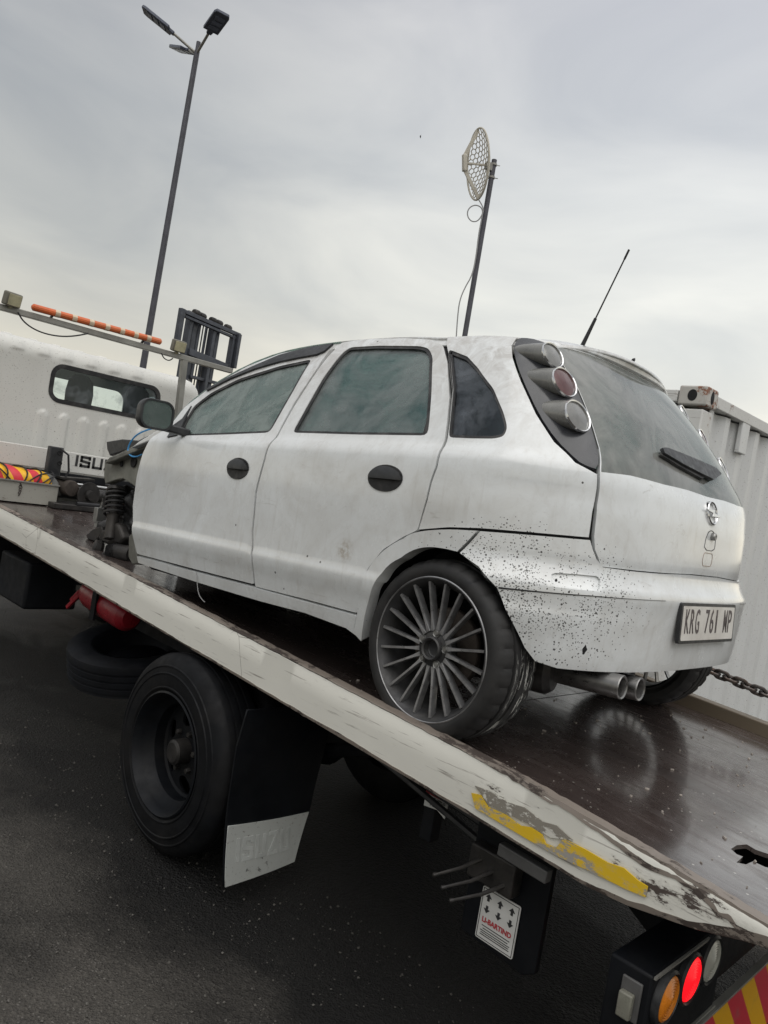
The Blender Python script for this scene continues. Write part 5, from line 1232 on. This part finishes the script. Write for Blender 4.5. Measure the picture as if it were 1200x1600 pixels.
# ------------------------------------------------------------------ shipping container behind the deck
XK = 2.0; K0 = on(1068, 612, 'X', XK); ky = -4.62; KH = 2.585; KL, KW = 6.06, 2.44
kt = thing('shipping_container', 'white corrugated shipping container with rusty corner casting beside the tow truck', 'container', (XK+KW/2, ky-KL/2, 0)); org = tuple(kt.location)
def corrug(p0, dirv, L, z0, z1, nrm, name):
    """trapezoid corrugated wall from p0 along dirv, recessed along -nrm"""
    mb = MB(); d, nn = Vector(dirv), Vector(nrm); pitch = .278; t_ = 0; prof = []
    while t_ < L:
        for a, h in ((0, 0), (.072, 0), (.140, -.036), (.208, -.036)):
            if t_+a <= L: prof.append((t_+a, h))
        t_ += pitch
    prof.append((L, 0))
    zs = [z0, z1]
    for z in zs:
        for a, h in prof: mb.v.append(tuple(Vector(p0)+d*a+nn*h+Vector((0, 0, z))))
    m_ = len(prof)
    for k in range(m_-1): mb.f.append((k, k+1, m_+k+1, m_+k))
    return mb.build(name, 'container_paint', kt, org, smooth=0, fixn=False)
corrug((XK+.03, ky-.16, 0), (0, -1, 0), KL-.32, .15, KH-.10, (-1, 0, 0), 'side_wall')
corrug((XK+KW-.16, ky-.03, 0), (-1, 0, 0), KW-.32, .15, KH-.10, (0, 1, 0), 'end_wall')
corrug((XK+.16, ky-KL+.03, 0), (1, 0, 0), KW-.32, .15, KH-.10, (0, -1, 0), 'end_wall')
mb = MB(); mb.box((XK+KW-.03, ky-KL/2, KH/2), (.04, KL-.3, KH-.2)); mb.build('side_wall', 'container_paint', kt, org)
mb = MB(); mb.box((XK+KW/2, ky-KL/2, KH-.03), (KW-.08, KL-.1, .02)); mb.build('roof_sheet', 'container_paint', kt, org)
for z, h in ((KH-.052, .075), (.10, .14)):
    for x in (XK+.035, XK+KW-.035): mb = MB(); mb.box((x, ky-KL/2, z), (.07, KL-.36, h)); mb.build('side_beam', 'container_rusty' if z > 1 else 'container_paint', kt, org, bev=.006)
    for y in (ky-.035, ky-KL+.035): mb = MB(); mb.box((XK+KW/2, y, z), (KW-.36, .07, h)); mb.build('end_beam', 'container_rusty', kt, org, bev=.006)
for x, sx in ((XK, 1), (XK+KW, -1)):
    for y, sy in ((ky, -1), (ky-KL, 1)):
        mb = MB(); mb.box((x+sx*.075, y+sy*.075, KH/2), (.145, .145, KH-.26)); mb.build('corner_post', 'container_rusty', kt, org, bev=.01)
        for z in (KH-.062, .062):
            cst = MB(); cst.box((x+sx*.083, y+sy*.083, z+(.014 if z > 1 else -.0)), (.178, .178, .122)); cs = cst.build('corner_casting', 'casting_rust' if (sy == -1 and sx == 1) else 'container_rusty', kt, org, bev=.012)
            zz = z+(.014 if z > 1 else 0)
            mb = MB()
            xo = x-sx*.0075; yo = y-sy*.0075
            mb.prism([(xo, y+sy*.083+.024*math.cos(a)*(1), zz+.040*math.sin(a)) for a in np.linspace(0, 2*math.pi, 20, endpoint=False)], (sx*.003, 0, 0)); mb.build('casting_hole', 'inner_dark', cs, None or (0, 0, 0) if False else org, fixn=True)
            mb = MB(); mb.prism([(x+sx*.083+.030*math.cos(a), yo, zz+.036*math.sin(a)) for a in np.linspace(0, 2*math.pi, 20, endpoint=False)], (0, sy*.003, 0)); mb.build('casting_hole', 'inner_dark', cs, org)
q = on(1160, 682, 'X', XK+.02); mb = MB(); mb.box((XK+.018, q[1], q[2]), (.03, .135, .235)); mb.build('vent_plate', 'container_paint', kt, org, bev=.006)

# ------------------------------------------------------------------ street lamp
D = 15.0
def at(px, py, d): return CAM + ray(px, py)*d
base = at(225, 564, D); topp = at(308, 80, D); px0 = (base+topp)/2
LX, LY = float(topp[0]*.5+base[0]*.5), float(topp[1]*.5+base[1]*.5); ztp = float(topp[2])
lp = thing('street_lamp', 'tall dark steel lamp post with three solar lamp heads', 'street lamp', (LX, LY, 0)); org = (LX, LY, 0)
sl = np.array([(topp[0]-base[0])/(topp[2]-base[2]), (topp[1]-base[1])/(topp[2]-base[2])])
def lpp(z): return (float(base[0]+sl[0]*(z-base[2])), float(base[1]+sl[1]*(z-base[2])), z)
lp.location = lpp(0); org = tuple(lp.location)
mb = MB(); mb.tube([lpp(0), lpp(4), lpp(ztp)], [.075, .062, .052], 16); mb.tube([lpp(ztp-.02), lpp(ztp+.18)], .042, 12); mb.build('pole', 'pole_steel', lp, org)
mb = MB(); mb.tube([lpp(0), lpp(.03)], .16, 16); mb.build('base_plate', 'pole_steel', lp, org)
tp_ = np.array(lpp(ztp-.05))
def lamp_head(tip, root, nose, wid, up_hint):
    """arm from the pole top to root, flat solar head from root to tip"""
    mb = MB(); mb.tube([tuple(tp_), tuple(root)], .026, 10); mb.build('arm', 'galvanised', lp, org)
    x = Vector(tip)-Vector(root); L = x.length; x.normalize(); z = Vector(up_hint); y = z.cross(x).normalized(); z = x.cross(y).normalized()
    rm = Matrix((x, y, z)).transposed(); mid = (Vector(tip)+Vector(root))/2
    mb = MB(); ol = []
    for a, b in ((-.5, .16), (-.36, .2), (-.36, .5), (.40, .5), (.5, .40), (.5, -.40), (.40, -.5), (-.36, -.5), (-.36, -.2), (-.5, -.16)): ol.append(mid+rm @ Vector((a*L, b*wid, -.03)))
    mb.prism(ol, z*.06); h = mb.build('lamp_head', 'lamp_head', lp, org, bev=.012)
    for k in range(3):
        mb = MB(); mb.box(mid+rm @ Vector(((-.16+.21*k)*L, 0, -.034)), (L*.15, wid*.62, .012), rm); mb.build('led_panel', 'lamp_panel', h, org)
lamp_head(at(224, 14, D-.15), at(272, 53, D-.1), 1, .26, (.25, .2, 1))
lamp_head(at(349, 20, D-.9), at(326, 52, D-.35), 1, .30, (.0, .0, 1))
lamp_head(at(273, 76, D+1.1), at(296, 79, D+.35), 1, .30, (0, 0, 1))

# ------------------------------------------------------------------ grid dish on a mast
D = 9.5; base = at(727, 520, D); topp = at(772.5, 250, D)
sl = np.array([(topp[0]-base[0])/(topp[2]-base[2]), (topp[1]-base[1])/(topp[2]-base[2])]); ztp = float(topp[2])
da = thing('dish_antenna', 'cream grid dish antenna on a slim dark mast behind the hatchback', 'antenna', lpp(0)); org = tuple(da.location)
mb = MB(); mb.tube([lpp(0), lpp(ztp)], .033, 14); mast = mb.build('mast', 'pole_steel', da, org)
for z in (ztp-.06, ztp-.22): 
    p = lpp(z); mb = MB(); mb.lathe([(.033, -.012), (.042, -.012), (.042, .012), (.033, .012)], p, (0, 0, 1), 16); mb.tube([(p[0]-.06*right_h[0], p[1]-.06*right_h[1], z), (p[0]+.08*right_h[0], p[1]+.08*right_h[1], z)], .006, 6); mb.build('clamp', 'galvanised', mast, org)
# dish: ellipse grid with vertical long axis, axis pointing left and a little towards the camera
dc = Vector(at(757, 258, D-.05)); dax = (Vector(-right_h)*.93+Vector(-fwd_h)*.34+Vector((0, 0, -.20))).normalized()
dup_ = Vector((0, 0, 1)); dsd = dup_.cross(dax).normalized(); dup_ = dax.cross(dsd).normalized()
A_, B_ = .30, .415
def dsh(a, b): return dc + dsd*a + dup_*b + dax*((.11*((a/A_)**2+(b/B_)**2)-.02) )
mb = MB(); mb.tube([dsh(A_*math.cos(t_), B_*math.sin(t_)) for t_ in np.linspace(0, 2*math.pi, 49)], .012, 8, False); dish = mb.build('dish_rim', 'dish_plastic', da, org)
mb = MB(); hx = .062; rows = int(B_*2/(hx*.75))+2
for r_ in range(-rows, rows+1):
    for c_ in range(-8, 9):
        cx_, cy_ = (c_+(.5 if r_ % 2 else 0))*hx, r_*hx*.866
        vv = [(cx_+hx*.577*math.cos(R(60*k+30)), cy_+hx*.577*math.sin(R(60*k+30))) for k in range(6)]
        for k in range(3):
            a, b = vv[k], vv[k+1]
            if all((q[0]/A_)**2+(q[1]/B_)**2 < 1 for q in (a, b)): mb.tube([dsh(*a), dsh(*b)], .0065, 4, False)
gm = mb.build('dish_grid', 'dish_plastic', da, org); gm['kind'] = 'stuff'
fp = dc + dax*.27
mb = MB()
mb.box(fp, (.05, .06, .20), Matrix((dax, dsd, dup_)).transposed()); mb.build('feed_box', 'dish_plastic', dish, org, bev=.01)
for s in (1, -1): mb = MB(); mb.bar(fp+dup_*s*.08, dsh(0, s*B_*.97), .045, .012, tuple(dsd)); mb.build('feed_strut', 'dish_plastic', dish, org)
mb = MB(); mb.bar(fp, dsh(0, 0), .02, .02, (0, 0, 1)); mb.build('feed_arm', 'dish_plastic', dish, org)
mb = MB(); mb.bar(dsh(0, 0), Vector(lpp(float(dsh(0, 0).z))), .05, .09, (0, 0, 1)); mb.build('bracket', 'galvanised', dish, org)
cpx = [(748, 312), (754, 322), (756, 330), (748, 345), (738, 347), (731, 340), (730, 330), (736, 322), (746, 320), (755, 327), (752, 345), (748, 365), (744, 400), (738, 430), (726, 450), (718, 470), (715, 495), (713, 525), (711, 560)]
mb = MB(); mb.tube(smooth_loop([at(a, b, D-.10) for a, b in cpx], 2, False), .0075, 6); mb.build('cable', 'cable_grey', da, org)

# ------------------------------------------------------------------ forklift with raised carriage behind the cab
fk = thing('forklift', 'dark grey forklift mast standing behind the tow truck cab', 'forklift', (0, 0, 0))
D = 9.6
fo = at(325, 600, D); fk.location = (float(fo[0]), float(fo[1]), 0); org = tuple(fk.location)
# carriage plane: through fo, horizontal axis along ehat
def solve_axis():
    """horizontal direction in which the cross bars run, from two photo points at one height"""
    best = None
    for a in np.linspace(-math.pi, math.pi, 721):
        e = np.array([math.cos(a), math.sin(a), 0]); p = at(290, 487, D); q = p + e*1.05; pq = projN(q[None])[0]; err = (pq[0]-374)**2+(pq[1]-527)**2
        if best is None or err < best[0]: best = (err, e)
    return best[1]
fe = solve_axis(); fn_ = np.cross(fe, [0, 0, 1]); fn_ = fn_ if fn_ @ (CAM-fo) > 0 else -fn_
def fpt(px, py, off=0.):
    r = ray(px, py); p0 = at(290, 487, D)+fn_*off; t_ = ((p0-CAM) @ fn_)/(r @ fn_); return Vector(CAM+t_*r)
def vbar(px, py0, py1, w, d, off, mat='forklift_steel', name='mast_channel'):
    a = fpt(px, py0, off); zb_ = fpt(px, py1, off).z if py1 else 0.15
    mb = MB(); mb.box((a.x, a.y, (a.z+zb_)/2), (w, d, a.z-zb_), Matrix((Vector(fe), Vector(fn_), Vector((0, 0, 1)))).transposed()); return mb.build(name, mat, fk, org, bev=.006)
def hbar(p, q, w, h, off, name='cross_bar'):
    mb = MB(); mb.bar(fpt(*p, off), fpt(*q, off), w, h); return mb.build(name, 'forklift_steel', fk, org, bev=.006)
vbar(285, 482, 535, .07, .06, .08); vbar(298, 488, None, .045, .10, 0.); vbar(306, 491, None, .075, .06, -.04); vbar(334, 504, None, .05, .10, 0.); vbar(341, 507, None, .06, .06, -.04); vbar(372, 522, 578, .055, .10, .08)
vbar(364, 524, 580, .04, .08, .05); vbar(312, 500, 640, .05, .05, -.05, name='inner_channel'); vbar(324, 505, 640, .03, .03, -.05, name='lift_chain'); vbar(319, 503, 640, .016, .016, -.02, 'cable_black', 'hose')
hbar((288, 487), (374, 524), .06, .05, .06); hbar((288, 494), (374, 531), .05, .035, .06); hbar((294, 549), (362, 577), .06, .085, .05, 'carriage_plate'); hbar((296, 588), (352, 602), .05, .04, .0)
vbar(317, 560, None, .05, .05, -.08, 'galvanised', 'lift_ram')
for px, py in ((307, 484), (316, 489), (333, 496), (342, 500), (356, 507), (370, 521), (297, 486)):
    c = fpt(px, py+5, .04); mb = MB(); mb.lathe([(0, -.05), (.035, -.05), (.042, -.03), (.042, .03), (.035, .05), (0, .05)], c, tuple(fe), 14); mb.build('roller', 'greasy_iron', fk, org)
bc = Vector(fo)-Vector(fn_)*1.1; rm = Matrix((Vector(fe), Vector(fn_), Vector((0, 0, 1)))).transposed()
mb = MB(); mb.box((bc.x, bc.y, .75), (1.1, 1.6, .8), rm); mb.build('body', 'forklift_paint', fk, org, bev=.08)
for sx in (-.5, .5):
    for sy in (-.6, .75):
        c = Vector((bc.x, bc.y, .33)) + rm @ Vector((sx, sy, 0)); mb = MB(); mb.lathe([(.14, -.1), (.30, -.11), (.33, -.08), (.33, .08), (.30, .11), (.14, .1)], c, rm @ Vector((1, 0, 0)), 28); w = mb.build('wheel', 'tyre_rubber', fk, org)
        mb = MB(); mb.lathe([(0, -.09), (.15, -.09), (.15, .09), (0, .09)], c, rm @ Vector((1, 0, 0)), 20); mb.build('rim', 'forklift_paint', w, org)

# ------------------------------------------------------------------ lashing chain at the far wheel
cpx = [(1104, 1045), (1125, 1054), (1148, 1063), (1172, 1074), (1196, 1084), (1225, 1093)]
cy_ = np.linspace(-3.40, -3.49, 6); P = [on(a, b, 'Y', y) for (a, b), y in zip(cpx, cy_)]; P = [Vector(p) for p in smooth_loop(P, 3, False)]
ch = thing('lashing_chain', 'heavy steel lashing chain stretched from the far rear wheel to the deck edge', 'chain', tuple(P[-1])); org = tuple(ch.location)
d_ = [0]
for a, b in zip(P[:-1], P[1:]): d_.append(d_[-1]+(b-a).length)
def along(s):
    for i in range(len(P)-1):
        if d_[i+1] >= s: return P[i].lerp(P[i+1], (s-d_[i])/(d_[i+1]-d_[i]))
    return P[-1]
lk_l, wire = .052, .0075; s_ = 0.; k = 0
while s_+lk_l < d_[-1]:
    a, b = along(s_), along(s_+lk_l); x = (b-a).normalized(); y = Vector((0, 0, 1)).cross(x).normalized(); z = x.cross(y); mid = (a+b)/2
    if k % 2: y = z
    y = (y + (z if not k % 2 else x.cross(y))*.35).normalized()
    loop = [mid+x*((lk_l/2-.006)*math.copysign(1, math.cos(t_))*.55+.017*math.cos(t_))+y*.017*math.sin(t_) for t_ in np.linspace(0, 2*math.pi, 17)]
    mb = MB(); mb.tube(loop, wire, 7, False); mb.build('chain_link', 'chain_steel', ch, org); s_ += lk_l*.72; k += 1
c = P[0]; mb = MB(); mb.lathe([(0, -.02), (.022, -.018), (.026, 0), (.022, .018), (0, .02)], c+Vector((0.01, 0, 0)), (0, 1, .3), 14); mb.build('hook', 'chain_steel', ch, org)
# a distant bird
c = at(657, 213, 60); mb = MB(); mb.tube([c+Vector((0, 0, .10)), c+Vector((.01, .02, .04)), c, c-Vector((0, .02, .09)), c-Vector((0, .02, .16))], [.01, .035, .05, .03, .008], 8)
mb.add([c+Vector((.03, 0, .03)), c+Vector((.20, -.10, .10)), c+Vector((.12, -.06, -.01)), c+Vector((-.03, 0, .03)), c+Vector((-.20, .10, .12)), c+Vector((-.12, .06, -.01))], [(0, 1, 2), (3, 5, 4)])
tag(mb.build('bird', 'cable_black'), 'small dark bird flying high in the grey sky', 'bird')
